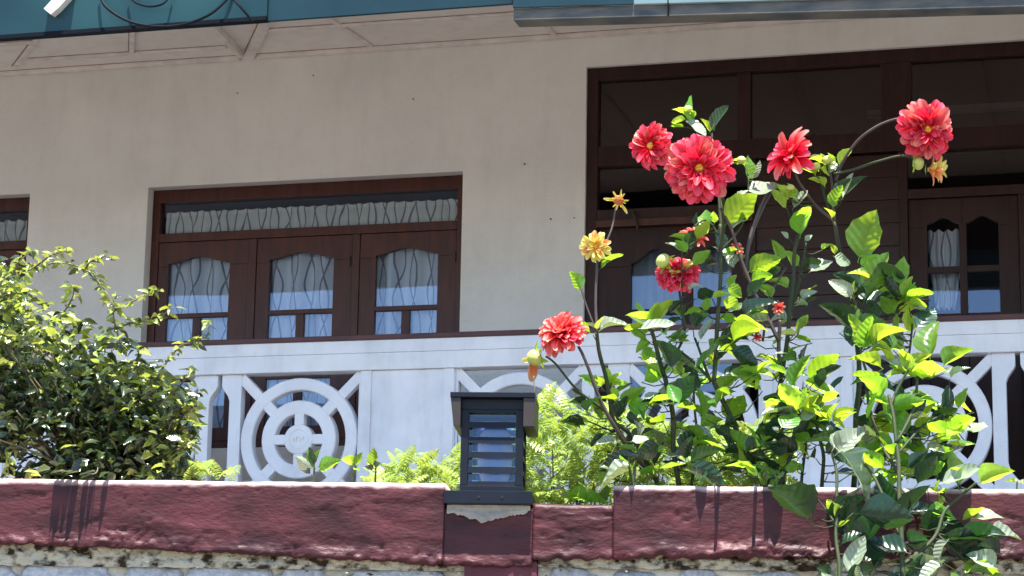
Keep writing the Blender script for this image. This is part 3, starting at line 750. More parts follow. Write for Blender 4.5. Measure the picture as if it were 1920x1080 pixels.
# ================================================================== LAMP
lamp = thing('pillar_lamp', wl(.025, .07, 2.29), 'black metal pillar lamp with louvred sides and overhanging cap on the maroon wall', 'lamp')
L = lambda u, v, z: wl(u, v, z)
uc = .033; hw0, hw1 = .0885, .0870; vc = .065
def lbox(name, u0, u1, v0, v1, z0, z1, m=M_LAMP, bev=.0015, parent=None): return MB().box(u0, u1, v0, v1, z0, z1, fr=L).build(name, m, parent or lamp, bevel=bev)
lbox('base_plate', -.098, .149, vc-.105, vc+.105, 2.2905, 2.327)
lbox('bottom_panel', uc-hw0, uc+hw0, vc-hw0, vc+hw0, 2.328, 2.343)
lbox('top_panel', uc-hw0, uc+hw0, vc-hw0, vc+hw0, 2.560, 2.590)
for su in (-1, 1):
    for sv in (-1, 1):
        a, c = sorted((uc+su*hw0, uc+su*(hw0-.021))); d_, e_ = sorted((vc+sv*hw0, vc+sv*(hw0-.018)))
        lbox('corner_post', a, c, d_, e_, 2.3435, 2.5595)
def slat(zc, side):
    w_ = hw0-.0215
    h = .0088; t_ = .0025
    b = MB()
    def add(fr):
        b.add([fr(-w_, 0, zc-h), fr(w_, 0, zc-h), fr(w_, .002, zc+h), fr(-w_, .002, zc+h), fr(-w_, t_, zc-h), fr(w_, t_, zc-h), fr(w_, .002+t_, zc+h), fr(-w_, .002+t_, zc+h)],
              [(0, 1, 2, 3), (4, 7, 6, 5), (0, 4, 5, 1), (1, 5, 6, 2), (2, 6, 7, 3), (3, 7, 4, 0)])
    if side == 0: add(lambda x, d, z: L(uc+x, vc-hw0+.001+d, z))
    if side == 1: add(lambda x, d, z: L(uc+x, vc+hw0-.001-d, z))
    if side == 2: add(lambda x, d, z: L(uc-hw0+.001+d, vc+x*.98, z))
    if side == 3: add(lambda x, d, z: L(uc+hw0-.001-d, vc+x*.98, z))
    b.build('louvre_slat', M_LAMP, lamp)
# openings measured at z of pixel rows 782, 811, 839, 867, 895
zo = [at(925, y, vc-hw0).z for y in (782, 811, 839, 867, 895)]
zs = [(zo[i]+zo[i+1])/2 for i in range(4)]+[zo[0]+.021, zo[4]-.020]
for side in range(4):
    for z in zs: slat(z, side)
lbox('glass_pane', uc-hw0+.022, uc+hw0-.022, vc-hw0+.019, vc-hw0+.021, 2.344, 2.559, M_LGLASS, 0)
lbox('glass_pane', uc-hw0+.022, uc+hw0-.022, vc+hw0-.021, vc+hw0-.019, 2.344, 2.559, M_LGLASS, 0)
V = []; F = []; n = 28
prof = [(.026, 2.344), (.036, 2.352), (.036, 2.36), (.046, 2.39), (.050, 2.42), (.050, 2.47), (.043, 2.50), (.030, 2.519), (.012, 2.528), (.002, 2.529)]
for r, z in prof:
    for i in range(n): t_ = 2*math.pi*i/n; V.append(L(uc+.004+r*math.cos(t_), vc+r*math.sin(t_), z))
for j in range(len(prof)-1):
    for i in range(n): F.append((j*n+i, j*n+(i+1) % n, (j+1)*n+(i+1) % n, (j+1)*n+i))
MB().add(V, F).build('frosted_bulb', M_FROST, lamp, smooth=True)
lbox('cap_plate', -.0855, .1555, vc-.120, vc+.120, 2.5905, 2.605)
for s, a, c in ((-1, -.0845, -.0555), (1, .1225, .1545)):
    b = MB(); k = .010*(-s)
    b.add([L(a+(k if s < 0 else 0), vc-.116, 2.508), L(c, vc-.116, 2.508), L(c, vc+.116, 2.508), L(a+(k if s < 0 else 0), vc+.116, 2.508),
           L(a, vc-.116, 2.590), L(c, vc-.116, 2.590), L(c, vc+.116, 2.590), L(a, vc+.116, 2.590)],
          [(0, 3, 2, 1), (4, 5, 6, 7), (0, 1, 5, 4), (1, 2, 6, 5), (2, 3, 7, 6), (3, 0, 4, 7)])
    b.build('cap_flap', M_LAMPB, lamp, bevel=.0015)
for p in (.0, .066): MB().tube([L(p, vc-.107, 2.309), L(p, vc-.104, 2.309)], .004, .004, 8).build('screw', M_IRON, lamp)

# cables and a strap at the eave
def eav(px, py, y=10.66): return ony(px, py, y)
cab = MB().tube(smooth_line([eav(186, -14, 10.69), eav(196, 10), eav(225, 32), eav(262, 46), eav(310, 50), eav(352, 44), eav(395, 26), eav(428, -4, 10.69), eav(436, -20, 10.695)], 5), .0075, .0075, 7)
cab.build('cable', M_BLK, None, label='black cable hanging in a long loop below the teal fascia at top left', category='cable')
MB().tube(smooth_line([eav(240, -10, 10.69), eav(255, 5), eav(280, 12), eav(305, 7), eav(322, -12, 10.69)], 5), .006, .006, 7).build('cable', M_BLK, None, label='small black cable loop just at the top edge inside the longer loop', category='cable')
MB().tube(smooth_line([eav(430, -10), eav(450, 12), eav(474, 40, 10.695)], 4), .007, .007, 7).build('cable', M_BLK, None, label='short straight black cable end slanting down to the fascia edge', category='cable')
p = [eav(82, 16, 10.66), eav(95, 27, 10.66), eav(108, 16, 10.66), eav(134, -12, 10.66), eav(112, -16, 10.66), eav(100, -4, 10.66)]
MB().add(p+[q+Vector((0, .051, 0)) for q in p], [(0, 1, 2, 3, 4, 5), (11, 10, 9, 8, 7, 6)]+[(i, (i+1) % 6, 6+(i+1) % 6, 6+i) for i in range(6)]).build('strap', M_STRAP, None, label='white slanted metal strap over the teal fascia at the top left corner', category='strap')

# ================================================================== LEAVES
def leafmesh(name, m, ratio=.62, stalk=.12, curl=.18, cup=.12, serr=.03, seed=0, na=4, nl=8, tipc=1.0, asym=0):
    """ovate leaf, length 1 along +Y, blade from y=stalk; normal +Z"""
    r = random.Random(seed); V = []; U = []; F = []
    for j in range(nl+1):
        t = j/nl
        wv = ratio/2*(math.sin(math.pi*min(1, t**.72))**.85)*(1 if t < .999 else 0)
        if t < .02: wv = .012
        for i in range(na+1):
            s = 2*i/na-1
            e = abs(s) == 1
            x = s*wv*(1+(serr*2 if e and j % 2 else 0))*(1+asym*s)
            y = stalk+(1-stalk)*t+(serr*.5 if e and j % 2 else 0)
            z = -curl*(t**2)*tipc+cup*1.7*abs(s)*wv*2+.028*math.sin(t*8+seed)*s+.02*r.uniform(-1, 1)*(abs(s) > .4)
            V.append((x, y, z)); U.append((.5+s*.5*max(.02, wv*2/ratio), t))
    for j in range(nl):
        for i in range(na): k = j*(na+1)+i; F.append((k, k+1, k+na+2, k+na+1))
    # stalk
    k = len(V); V += [(-.008, 0, 0), (.008, 0, 0), (.010, stalk+.03, .002), (-.010, stalk+.03, .002)]; U += [(.5, 0)]*4; F.append((k, k+1, k+2, k+3))
    return meshdata(name, V, F, m, True, U)
LEAF = {}
for tone, m in (('g', G_DAH), ('d', G_DARK), ('y', G_YEL), ('w', G_SIL)):
    LEAF[tone] = [leafmesh('leaf', m, rt, .10, cl, cp, .035, sd, na=4, nl=8, asym=asy) for rt, cl, cp, sd, asy in
                  ((.62, .20, .12, 1, .05), (.54, .38, .22, 2, -.08), (.68, .08, .05, 3, .1), (.58, .46, .30, 4, 0), (.50, -.14, .18, 5, .06))]
LR = .64
def leafobj(parent, b, t, w_, tone='g', up=None, name='leaf'):
    """leaf from world point b to t; w_ apparent width in metres; face leans so that it is this wide as seen"""
    ax = t-b; ln = ax.length
    mid = (b+t)/2; vw = (EYE-mid).normalized()
    ax.normalize()
    r = min(.90, max(.12, (w_/ln)/LR))
    nc = (vw-ax*vw.dot(ax)).normalized()              # faces the eye
    sd = ax.cross(nc).normalized()
    if sd.z < 0: sd = -sd
    if up is None: up = {'g': -1, 'y': -1, 'd': -1, 'w': 1}[tone]
    if abs(sd.z) < .25: sd = sd*rnd.choice((1, 1))
    a = math.acos(r)
    nrm = nc*math.cos(a)+sd*math.sin(a)*up
    # the blade's own upper side turned to the sky
    if nrm.z < 0: nrm = -nrm
    X = ax.cross(nrm).normalized()
    Mx = Matrix((X, ax, nrm)).transposed().to_4x4(); Mx.translation = b
    o = bpy.data.objects.new(name, rnd.choice(LEAF[tone])); place(o, parent)
    o.matrix_basis = Mx @ Matrix.Scale(ln, 4)
    return o

class Plant:
    def __init__(s, name, base, label, cat, group=None):
        s.o = thing(name, base, label, cat, group); s.pts = []; s.stalk = MB(); s.rnd = random.Random(hash(label) % 1000 if False else len(label))
    def stem(s, P, r0, r1, m=G_STEM, name='stem'):
        """P: list of (px, py, v)"""
        Q = smooth_line([at(a, b_, c) if not isinstance(a, Vector) else a for a, b_, c in P], 5)
        Q = [q+Vector((noise.noise(q*9)*.007, 0, noise.noise(q*23)*.001)) for q in Q]
        Q[0] = Q[0]; s.pts += Q
        o = MB().tube(Q, r0, r1, 8).build(name, m, s.o, smooth=True); return Q
    def leaf(s, bx, by, tx, ty, wpx, tone='g', v=.12, dv=None, up=None, stalk=True):
        dv = s.rnd.uniform(-.03, .03) if dv is None else dv
        b_ = at(bx, by, v); t_ = at(tx, ty, v+dv)
        # leaves broader than their length allows are tipped towards the viewer
        L_ = (t_-b_).length; W_ = wpx/PXM
        need = W_/LR*1.02
        if need > L_:
            k = math.sqrt(max(0, need**2-L_**2)); k = min(k, 1.2*L_); t_ = t_-WN*k*.8
        o = leafobj(s.o, b_, t_, W_, tone, up)
        if stalk: s.join(b_)
        return o
    def join(s, p, rad=.0018):
        if not s.pts: return
        best = min(s.pts, key=lambda q: (q-p).length+(0 if q.z < p.z else .05))
        d = (best-p).length
        if .006 < d < .16:
            midp = (best+p)/2+Vector((0, 0, -.12*d)); s.stalk.tube([best, midp, p], rad*1.1, rad*.8, 5)
    def fill(s, poly, n, sz=(.06, .11), tones='ggddyw', v=(.0, .3), spread=1.0):
        xs = [p[0] for p in poly]; ys = [p[1] for p in poly]; c = 0; it = 0
        while c < n and it < n*40:
            it += 1; x = s.rnd.uniform(min(xs), max(xs)); y = s.rnd.uniform(min(ys), max(ys))
            if not inside(x, y, poly): continue
            c += 1; p = at(x, y, s.rnd.uniform(*v)); a = s.rnd.uniform(-1.5, 1.5)*spread+math.pi/2
            el = s.rnd.uniform(-.5, .5)
            d = WD*math.cos(a)*math.cos(el)+Vector((0, 0, 1))*(math.sin(a)*.75-.15)+WN*math.sin(el)
            d.normalize(); ln = s.rnd.uniform(*sz)
            # blade normal mostly skyward with scatter
            tn = s.rnd.choice(tones)
            nn = Vector((s.rnd.gauss(0, .55), s.rnd.gauss(-.25, .55), 1)).normalized(); nn = (nn-d*nn.dot(d)).normalized()
            X = d.cross(nn).normalized(); Mx = Matrix((X, d, nn)).transposed().to_4x4(); Mx.translation = p-d*ln*.5
            o = bpy.data.objects.new('leaf', s.rnd.choice(LEAF[tn])); place(o, s.o); o.matrix_basis = Mx @ Matrix.Scale(ln, 4)
            s.join(p-d*ln*.5)
    def whorl(s, px, py, n, rpx, tone='y', v=.1, wr=.32):
        c = at(px, py, v)
        for i in range(n):
            a = 2*math.pi*i/n+s.rnd.uniform(-.3, .3); el = s.rnd.uniform(.1, .8)
            d = (WD*math.cos(a)+Vector((0, 0, 1))*(math.sin(a)*.6+.5)-WN*el*.5*math.sin(a*1.3)).normalized()
            ln = rpx/PXM*s.rnd.uniform(.75, 1.15)
            leafobj(s.o, c, c+d*ln, ln*wr*s.rnd.uniform(.7, 1.3), tone, s.rnd.choice((-1, 1)))
        s.join(c)
    def done(s):
        if s.stalk.V: s.stalk.build('leaf_stalks', G_STEM, s.o, smooth=True, kind='stuff')
def inside(x, y, poly):
    r = False; n = len(poly)
    for i in range(n):
        (a, b_), (c, d_) = poly[i], poly[(i+1) % n]
        if (b_ > y) != (d_ > y) and x < (c-a)*(y-b_)/(d_-b_)+a: r = not r
    return r

# ------------------------------------------------------------------ flowers
def petalmesh(m, wid=.46, cup=.5, reflex=.18, tip=.12, seed=0):
    V = []; U = []; F = []; na, nl = 4, 6; r = random.Random(seed)
    for j in range(nl+1):
        t = j/nl
        wv = wid/2*(.28+.72*math.sin(math.pi*min(1, t*.62+.12)))*(1 if t < .99 else .0)
        if j == nl: wv = wid*.27
        if j == nl-1: wv = wid/2*.86
        for i in range(na+1):
            s = 2*i/na-1
            V.append((s*wv+.01*math.sin(seed+t*5), t-(.05*abs(s) if j == nl else 0), cup*(s*wv)**2*3.5+.06*math.sin(t*3.1)-reflex*t*t+.012*r.uniform(-1, 1)+(.02*math.cos(s*6)*t)))
            U.append((.5+s*.5, t))
    for j in range(nl):
        for i in range(na): k = j*(na+1)+i; F.append((k, k+1, k+na+2, k+na+1))
    return meshdata('petal', V, F, m, True, U)
PET = {}
for key, m in (('red', P_RED), ('pink', P_PINK), ('yel', P_YEL), ('org', P_ORG)):
    PET[key] = [petalmesh(m, wd, cp, rf_, .1, sd) for wd, cp, rf_, sd in ((.39, .9, .06, 1), (.35, 1.2, -.10, 2), (.41, .7, .20, 3), (.37, 1.6, -.02, 4))]
PET['thin'] = [petalmesh(P_YEL, .17, .6, .1, .1, 6), petalmesh(P_YEL, .2, .8, -.1, .1, 7)]
PET['thinorg'] = [petalmesh(P_ORG, .2, .6, .1, .1, 6), petalmesh(P_ORG, .24, .8, -.1, .1, 7)]
def disc(m, r=.2, h=.1, seed=1):
    V = []; F = []; n = 18; rr = random.Random(seed)
    rings = 6
    for j in range(rings+1):
        a = j/rings*math.pi/2
        for i in range(n):
            k = 1+.10*rr.uniform(-1, 1); V.append((r*math.cos(a)*math.cos(2*math.pi*i/n)*k, r*math.cos(a)*math.sin(2*math.pi*i/n)*k, h*math.sin(a)*k-.02))
    for j in range(rings):
        for i in range(n): F.append((j*n+i, j*n+(i+1) % n, (j+1)*n+(i+1) % n, (j+1)*n+i))
    # underside cup
    F.append(tuple(range(n))[::-1]); F.append(tuple(rings*n+i for i in range(n)))
    return meshdata('flower', V, F, m, False)
DISC_G = disc(M_DISC, .19, .22, 1); DISC_R = disc(M_RUST, .42, .26, 2); DISC_B = disc(M_BUD, .12, .08, 3)
def calyx_mesh():
    b = MB()
    for i in range(8):
        a = 2*math.pi*i/8; c, s = math.cos(a), math.sin(a)
        b.add([(0, 0, -.18), (.16*math.cos(a-.35), .16*math.sin(a-.35), -.12), (.36*c, .36*s, -.10), (.16*math.cos(a+.35), .16*math.sin(a+.35), -.12)], [(0, 1, 2, 3)], [(.5, 0)]*4)
    return meshdata('calyx', b.V, b.F, G_YEL, True, b.U)
CALYX = calyx_mesh()
def flower(plant, px, py, rpx, face, layers, label, kind='red', v=.0, discm=DISC_G, spin=0, seed=0, mixk=None, mixp=0, jitter=.13, stemd=None):
    """face = (right, up, toward) direction the flower looks; layers = [(count, theta deg, length)]"""
    r = random.Random(seed+17); c = at(px, py, v)
    ax = (RT*face[0]+UP*face[1]-FW*face[2]).normalized()
    X = ax.cross(Vector((0, 0, 1)))
    X = X.normalized() if X.length > .1 else Vector((1, 0, 0)); Y = ax.cross(X)
    Mx = Matrix((X, Y, ax)).transposed().to_4x4(); Mx.translation = c
    Rm = rpx/PXM
    o = bpy.data.objects.new('flower', discm); o['label'] = label; place(o, plant.o); o.matrix_basis = Mx @ Matrix.Scale(Rm, 4)
    cal = bpy.data.objects.new('calyx', CALYX); place(cal, o)
    for li, (n, th, ln) in enumerate(layers):
        for i in range(n):
            ph = 2*math.pi*(i+.5*(li % 2))/n+r.uniform(-.12, .12)+spin
            t_ = R_(th+r.gauss(0, 5)); l_ = ln*(1+r.uniform(-jitter, jitter))
            kk = mixk if (mixk and r.random() < mixp) else kind
            p = bpy.data.objects.new('petal', r.choice(PET[kk])); place(p, o)
            p.matrix_basis = Matrix.Rotation(ph, 4, 'Z') @ Matrix.Translation((0, .03, -.03*li*0)) @ Matrix.Rotation(math.pi/2-t_, 4, 'X') @ Matrix.Rotation(r.gauss(0, .16), 4, 'Y') @ Matrix.Diagonal((l_*(.92 if li < 3 else 1.05), l_, l_, 1))
    return o
FULL = [(20, 114, .92), (23, 103, .98), (24, 93, 1.0), (23, 84, .93), (21, 75, .82), (18, 66, .67), (14, 58, .50), (9, 46, .36)]
BALL = [(14, 112, .9), (15, 98, 1.0), (15, 84, 1.0), (14, 70, .95), (13, 56, .9), (11, 42, .85), (8, 27, .8), (4, 10, .72)]
def bud(plant, px, py, rpx, v, label, tipdir=(0, 0, 1), drop=None, kind='thin'):
    c = at(px, py, v); r = rpx/PXM
    bm = bmesh.new(); bmesh.ops.create_uvsphere(bm, u_segments=14, v_segments=9, radius=1)
    for q in bm.verts:
        a = math.atan2(q.co.y, q.co.x); k = 1+.05*math.cos(a*7)
        q.co = Vector((q.co.x*k, q.co.y*k, q.co.z*.85))
    me = bpy.data.meshes.new('bud'); bm.to_mesh(me); bm.free(); me.materials.append(M_BUD)
    for p in me.polygons: p.use_smooth = True
    ax = (RT*tipdir[0]+UP*tipdir[1]-FW*tipdir[2]).normalized(); X = ax.cross(Vector((.3, .1, .95))).normalized(); Y = ax.cross(X)
    Mx = Matrix((X, Y, ax)).transposed().to_4x4(); Mx.translation = c
    o = bpy.data.objects.new('bud', me); o['label'] = label; place(o, plant.o); o.matrix_basis = Mx @ Matrix.Scale(r, 4)
    for i in range(6):
        a = i*1.047; s = bpy.data.objects.new('sepal', CALYX.copy() if False else LEAF['y'][i % 5]); place(s, o)
        s.matrix_basis = Matrix.Rotation(a, 4, 'Z') @ Matrix.Translation((0, .35, -.85)) @ Matrix.Rotation(.25, 4, 'X') @ Matrix.Scale(1.25, 4)
    if drop:
        for (dx, dy, ln, kd) in drop:
            p = bpy.data.objects.new('petal', PET[kd][0]); place(p, plant.o)
            d = (RT*dx-UP*dy-FW*.15).normalized(); nn = (-FW-d*(-FW).dot(d)).normalized(); X = d.cross(nn)
            m_ = Matrix((X, d, nn)).transposed().to_4x4(); m_.translation = c; p.matrix_basis = m_ @ Matrix.Scale(ln/PXM, 4)
    return o

# ================================================================== DAHLIAS
SOILZ = 2.27
# --- plant A: left dahlia
A = Plant('dahlia_plant', wl(.52, .28, SOILZ), 'left dahlia with a yellow bloom and a spent rusty head, beside the black lamp', 'dahlia', 'dahlias in bloom behind the garden wall')
A.stem([(1240, 920, .28), (1205, 850, .24), (1176, 808, .2), (1150, 790, .17), (1141, 745, .15), (1128, 680, .12), (1119, 622, .1)], .0075, .0055)
A.stem([(1119, 622, .1), (1120, 570, .1), (1121, 500, .1), (1122, 480, .1)], .0045, .0035, G_STEMP)
A.stem([(1119, 625, .1), (1106, 585, .1), (1096, 553, .1), (1092, 540, .1)], .003, .002, G_STEMP)
A.stem([(1119, 500, .13), (1137, 452, .14), (1150, 415, .15), (1157, 385, .15)], .0032, .0026, G_STEMP)
A.stem([(1215, 880, .24), (1176, 838, .16), (1140, 785, .1), (1112, 720, .07), (1094, 668, .05), (1085, 650, .05)], .0065, .004, G_STEMP)
A.stem([(1176, 830, .2), (1135, 775, .14), (1080, 728, .1), (1040, 682, .08), (1022, 668, .08)], .0045, .0028)
A.stem([(1176, 808, .2), (1150, 770, .22), (1148, 720, .22)], .004, .003)
A.stem([(1190, 900, .3), (1160, 855, .28), (1150, 815, .26), (1125, 800, .24), (1085, 782, .22)], .004, .002)
for a in [(1092, 546, 1073, 508, 24, 'g', .1), (1124, 505, 1163, 470, 12, 'g', .1), (1121, 622, 1168, 592, 15, 'w', .1), (1119, 622, 1104, 598, 12, 'w', .1), (1120, 620, 1124, 592, 8, 'y', .09),
          (1112, 628, 1068, 598, 12, 'g', .09),
          (1105, 742, 1124, 788, 26, 'g', .14), (1120, 728, 1094, 700, 22, 'g', .16), (1128, 728, 1118, 700, 18, 'y', .17), (1095, 742, 1070, 732, 14, 'd', .14), (1103, 798, 1050, 783, 20, 'd', .2),
          (1165, 765, 1198, 722, 30, 'g', .2), (1155, 790, 1180, 745, 28, 'd', .22), (1110, 760, 1070, 748, 14, 'd', .16), (1135, 810, 1112, 840, 16, 'd', .2), (1200, 850, 1125, 890, 48, 'd', .05), (1195, 880, 1118, 892, 16, 'w', .02),
          (1190, 848, 1245, 835, 26, 'g', .1), (1175, 900, 1168, 850, 20, 'g', .06), (1170, 780, 1200, 800, 20, 'd', .2), (1160, 830, 1120, 822, 18, 'w', .15), (1240, 832, 1190, 858, 40, 'd', .08)]:
    A.leaf(*a[:7])
A.whorl(1145, 722, 7, 34, 'y', .2); A.whorl(1208, 790, 5, 28, 'g', .2)
A.fill([(1090, 760), (1180, 720), (1240, 800), (1240, 890), (1130, 895)], 26, (.045, .085), 'gddyw', (.05, .3))
flower(A, 1055, 628, 47, (-.35, .75, .62), BALL, 'coral double bloom tilted up to the left', 'red', .04, DISC_G, .2, 1, 'pink', .85)
flower(A, 1117, 463, 31, (-.15, .05, 1), [(12, 98, 1.0), (12, 82, .95), (11, 66, .8), (8, 50, .62)], 'pale yellow bloom', 'yel', .09, DISC_G, 0, 2, 'org', .2)
flower(A, 1160, 376, 24, (.1, -.15, 1), [(6, 99, 1.0), (4, 80, .75), (3, 112, .9)], 'spent rusty head with a few yellow petals', 'thin', .14, DISC_R, .5, 3, jitter=.35)
bud(A, 1002, 672, 17, .08, 'yellow green bud with a drooping coral petal', (-.8, -.3, .3), [(-.1, .75, 46, 'org'), (-.02, .95, 34, 'pink'), (-.6, .1, 26, 'yel')])
A.stem([(1001, 705, .07), (1003, 730, .07), (1004, 745, .07)], .0018, .001, G_TWIG, 'withered_thread')
A.done()
# --- plant B: centre dahlia
B = Plant('dahlia_plant', wl(.78, .25, SOILZ), 'centre dahlia with the largest coral bloom facing the viewer, above the maroon wall', 'dahlia', 'dahlias in bloom behind the garden wall')
B.stem([(1272, 925, .25), (1266, 867, .22), (1262, 785, .2), (1252, 720, .18), (1245, 695, .17), (1232, 655, .15), (1221, 622, .14)], .0085, .006)
B.stem([(1440, 930, .25), (1420, 883, .22), (1378, 800, .18), (1345, 730, .14), (1339, 716, .13)], .0085, .007)
B.stem([(1339, 716, .13), (1343, 640, .13), (1350, 540, .13), (1352, 480, .12), (1349, 420, .12)], .0068, .005)
B.stem([(1349, 470, .12), (1358, 400, .1), (1350, 360, .06), (1330, 330, .03)], .0055, .004)
B.stem([(1335, 714, .13), (1302, 680, .13), (1266, 651, .13)], .005, .0035)
B.stem([(1333, 716, .14), (1318, 680, .15), (1302, 634, .16)], .0048, .0035)
B.stem([(1300, 425, .12), (1325, 412, .13), (1345, 440, .13)], .003, .0025)
B.stem([(1352, 430, .14), (1340, 330, .16), (1312, 262, .14), (1300, 215, .14)], .0045, .002)
B.stem([(1354, 400, .15), (1344, 330, .17), (1336, 262, .16)], .003, .0018)
B.stem([(1460, 640, .14), (1420, 560, .13), (1395, 500, .12), (1370, 430, .1), (1350, 390, .08)], .006, .0042, G_STEMP)
B.stem([(1400, 520, .14), (1404, 450, .14), (1425, 390, .14), (1443, 352, .14)], .0055, .003, G_STEMP)
B.stem([(1395, 515, .15), (1410, 440, .15), (1432, 388, .15), (1450, 352, .15)], .0035, .0025, G_STEMP)
B.stem([(1465, 700, .16), (1460, 640, .15), (1462, 600, .14)], .0065, .005, G_STEMP)
B.stem([(1285, 620, .16), (1275, 560, .16), (1272, 520, .15)], .0045, .003)
B.stem([(1246, 695, .17), (1275, 650, .17), (1285, 620, .16)], .004, .004)
B.stem([(1276, 540, .1), (1277, 500, .1), (1278, 462, .1)], .003, .002)
B.stem([(1295, 912, .3), (1310, 850, .3), (1306, 780, .28), (1300, 720, .25)], .005, .003)
B.stem([(1350, 470, .14), (1378, 440, .13), (1400, 400, .12), (1403, 330, .12)], .0035, .002)
for a in [(1297, 238, 1304, 178, 20, 'g', .14), (1335, 250, 1355, 196, 20, 'd', .16), (1283, 222, 1320, 262, 24, 'w', .14), (1292, 215, 1262, 200, 10, 'y', .14), (1288, 222, 1262, 232, 16, 'y', .14), (1332, 250, 1322, 222, 14, 'y', .16),
          (1300, 225, 1288, 200, 12, 'g', .14), (1285, 238, 1258, 240, 8, 'g', .14),
          (1403, 340, 1406, 290, 24, 'g', .12), (1410, 338, 1420, 300, 14, 'w', .12), (1395, 310, 1376, 292, 12, 'y', .12), (1357, 425, 1418, 362, 50, 'g', .1), (1397, 360, 1460, 343, 26, 'w', .12), (1384, 375, 1400, 352, 14, 'w', .1),
          (1372, 432, 1392, 405, 12, 'w', .1), (1325, 432, 1318, 390, 30, 'g', .12), (1306, 428, 1310, 398, 12, 'd', .13), (1340, 420, 1338, 398, 16, 'y', .12),
          (1292, 460, 1262, 432, 20, 'g', .1), (1285, 470, 1310, 430, 26, 'd', .1), (1305, 452, 1330, 425, 30, 'y', .11), (1276, 470, 1250, 450, 10, 'w', .09), (1290, 475, 1268, 448, 20, 'g', .09),
          (1296, 500, 1332, 478, 34, 'g', .08), (1320, 500, 1350, 486, 26, 'd', .1), (1345, 470, 1356, 425, 26, 'd', .14), (1362, 480, 1380, 462, 20, 'g', .13), (1366, 500, 1352, 455, 20, 'w', .14), (1374, 505, 1388, 470, 10, 'w', .12),
          (1400, 512, 1460, 480, 44, 'g', .13), (1405, 530, 1448, 512, 30, 'g', .14), (1398, 560, 1440, 525, 26, 'd', .13), (1365, 540, 1385, 515, 24, 'g', .14), (1362, 535, 1392, 560, 28, 'g', .12), (1352, 560, 1388, 580, 26, 'y', .12),
          (1221, 622, 1170, 610, 22, 'y', .14), (1215, 640, 1172, 618, 24, 'g', .13), (1218, 612, 1184, 577, 20, 'y', .14), (1225, 615, 1226, 566, 18, 'y', .14), (1228, 615, 1252, 560, 26, 'y', .14), (1216, 618, 1196, 566, 14, 'g', .15), (1222, 640, 1190, 655, 22, 'g', .14), (1226, 650, 1200, 672, 18, 'g', .14),
          (1240, 626, 1270, 590, 16, 'd', .15), (1255, 640, 1290, 615, 14, 'w', .15), (1230, 618, 1176, 600, 10, 'w', .12),
          (1262, 695, 1243, 638, 50, 'd', .1), (1262, 762, 1300, 702, 38, 'd', .1), (1245, 760, 1204, 742, 22, 'd', .12), (1236, 735, 1204, 748, 10, 'w', .1), (1245, 795, 1222, 780, 30, 'g', .1), (1300, 620, 1322, 582, 38, 'd', .1), (1320, 585, 1330, 560, 20, 'g', .1),
          (1370, 645, 1422, 600, 56, 'g', .08), (1365, 655, 1412, 690, 48, 'd', .1), (1350, 650, 1395, 615, 40, 'd', .12), (1372, 620, 1430, 596, 16, 'y', .07), (1290, 870, 1345, 835, 28, 'd', .1), (1283, 878, 1370, 902, 44, 'd', .05), (1285, 865, 1290, 815, 30, 'd', .15), (1275, 848, 1300, 800, 26, 'd', .2),
          (1330, 770, 1312, 735, 26, 'g', .2), (1355, 800, 1392, 790, 30, 'd', .15), (1310, 800, 1350, 780, 28, 'g', .2), (1370, 820, 1340, 795, 26, 'd', .15), (1400, 850, 1372, 800, 30, 'g', .15), (1395, 850, 1440, 820, 30, 'd', .12), (1345, 740, 1376, 700, 30, 'g', .2),
          (1310, 640, 1345, 600, 18, 'w', .14), (1390, 720, 1425, 690, 24, 'y', .1), (1280, 700, 1310, 690, 16, 'd', .15), (1290, 770, 1270, 745, 20, 'g', .18), (1362, 585, 1400, 575, 16, 'w', .13), (1380, 600, 1352, 590, 18, 'g', .13),
          (1255, 590, 1275, 560, 22, 'd', .16), (1305, 560, 1340, 545, 24, 'd', .15), (1290, 545, 1312, 530, 12, 'w', .1), (1335, 560, 1360, 545, 14, 'y', .1)]:
    B.leaf(*a[:7])
B.whorl(1418, 702, 8, 36, 'y', .08); B.whorl(1270, 640, 5, 26, 'g', .14)
for (px, dx, out, wd_) in ((1312, 4, .045, 16), (1437, 8, .06, 16), (1186, 0, .03, 14), (1452, 6, .07, 20)):
    p1 = at(px, 912, .05); p1.z = 2.385; p0 = at(px+dx, 905, -out); p0.z = 2.37
    d = (p1-p0).normalized(); nn = (Vector((0, 0, 1))-d*d.z).normalized(); X = d.cross(nn)
    Mx = Matrix((X, d, nn)).transposed().to_4x4(); Mx.translation = p0; ln = (p1-p0).length
    o = bpy.data.objects.new('leaf', LEAF['d'][px % 5]); place(o, B.o); o.matrix_basis = Mx @ Matrix.Diagonal((wd_/PXM*2.0, ln, .3, 1)); B.join(p0)
for (px, dx, out, rr) in ((1330, 16, .055, .0028), (1347, -2, .062, .0055), (1414, 2, .068, .0060), (1424, 14, .05, .003)):
    B.stalk.tube(smooth_line([at(px+10, 880, .2), at(px+4, 892, .08), wl((at(px+dx, 905, 0)-WP).dot(WD), -out, 2.372)], 4), rr, rr*.8, 6)
B.fill([(1200, 640), (1290, 560), (1420, 560), (1450, 700), (1440, 890), (1250, 900), (1220, 760)], 72, (.055, .115), 'ggddgwyg', (.04, .34))
flower(B, 1310, 316, 64, (.0, .10, 1), FULL, 'largest coral bloom with a yellow centre, facing the viewer', 'red', .0, DISC_G, 0, 4, 'pink', .22)
flower(B, 1221, 274, 43, (-.55, .12, .75), FULL[:5], 'coral bloom turned left, overlapped by the largest bloom', 'red', .03, DISC_G, .3, 5, 'pink', .25)
flower(B, 1272, 514, 42, (-.1, .65, .6), FULL, 'coral bloom low behind leaves with paler petals', 'red', .13, DISC_G, .1, 6, 'yel', .12)
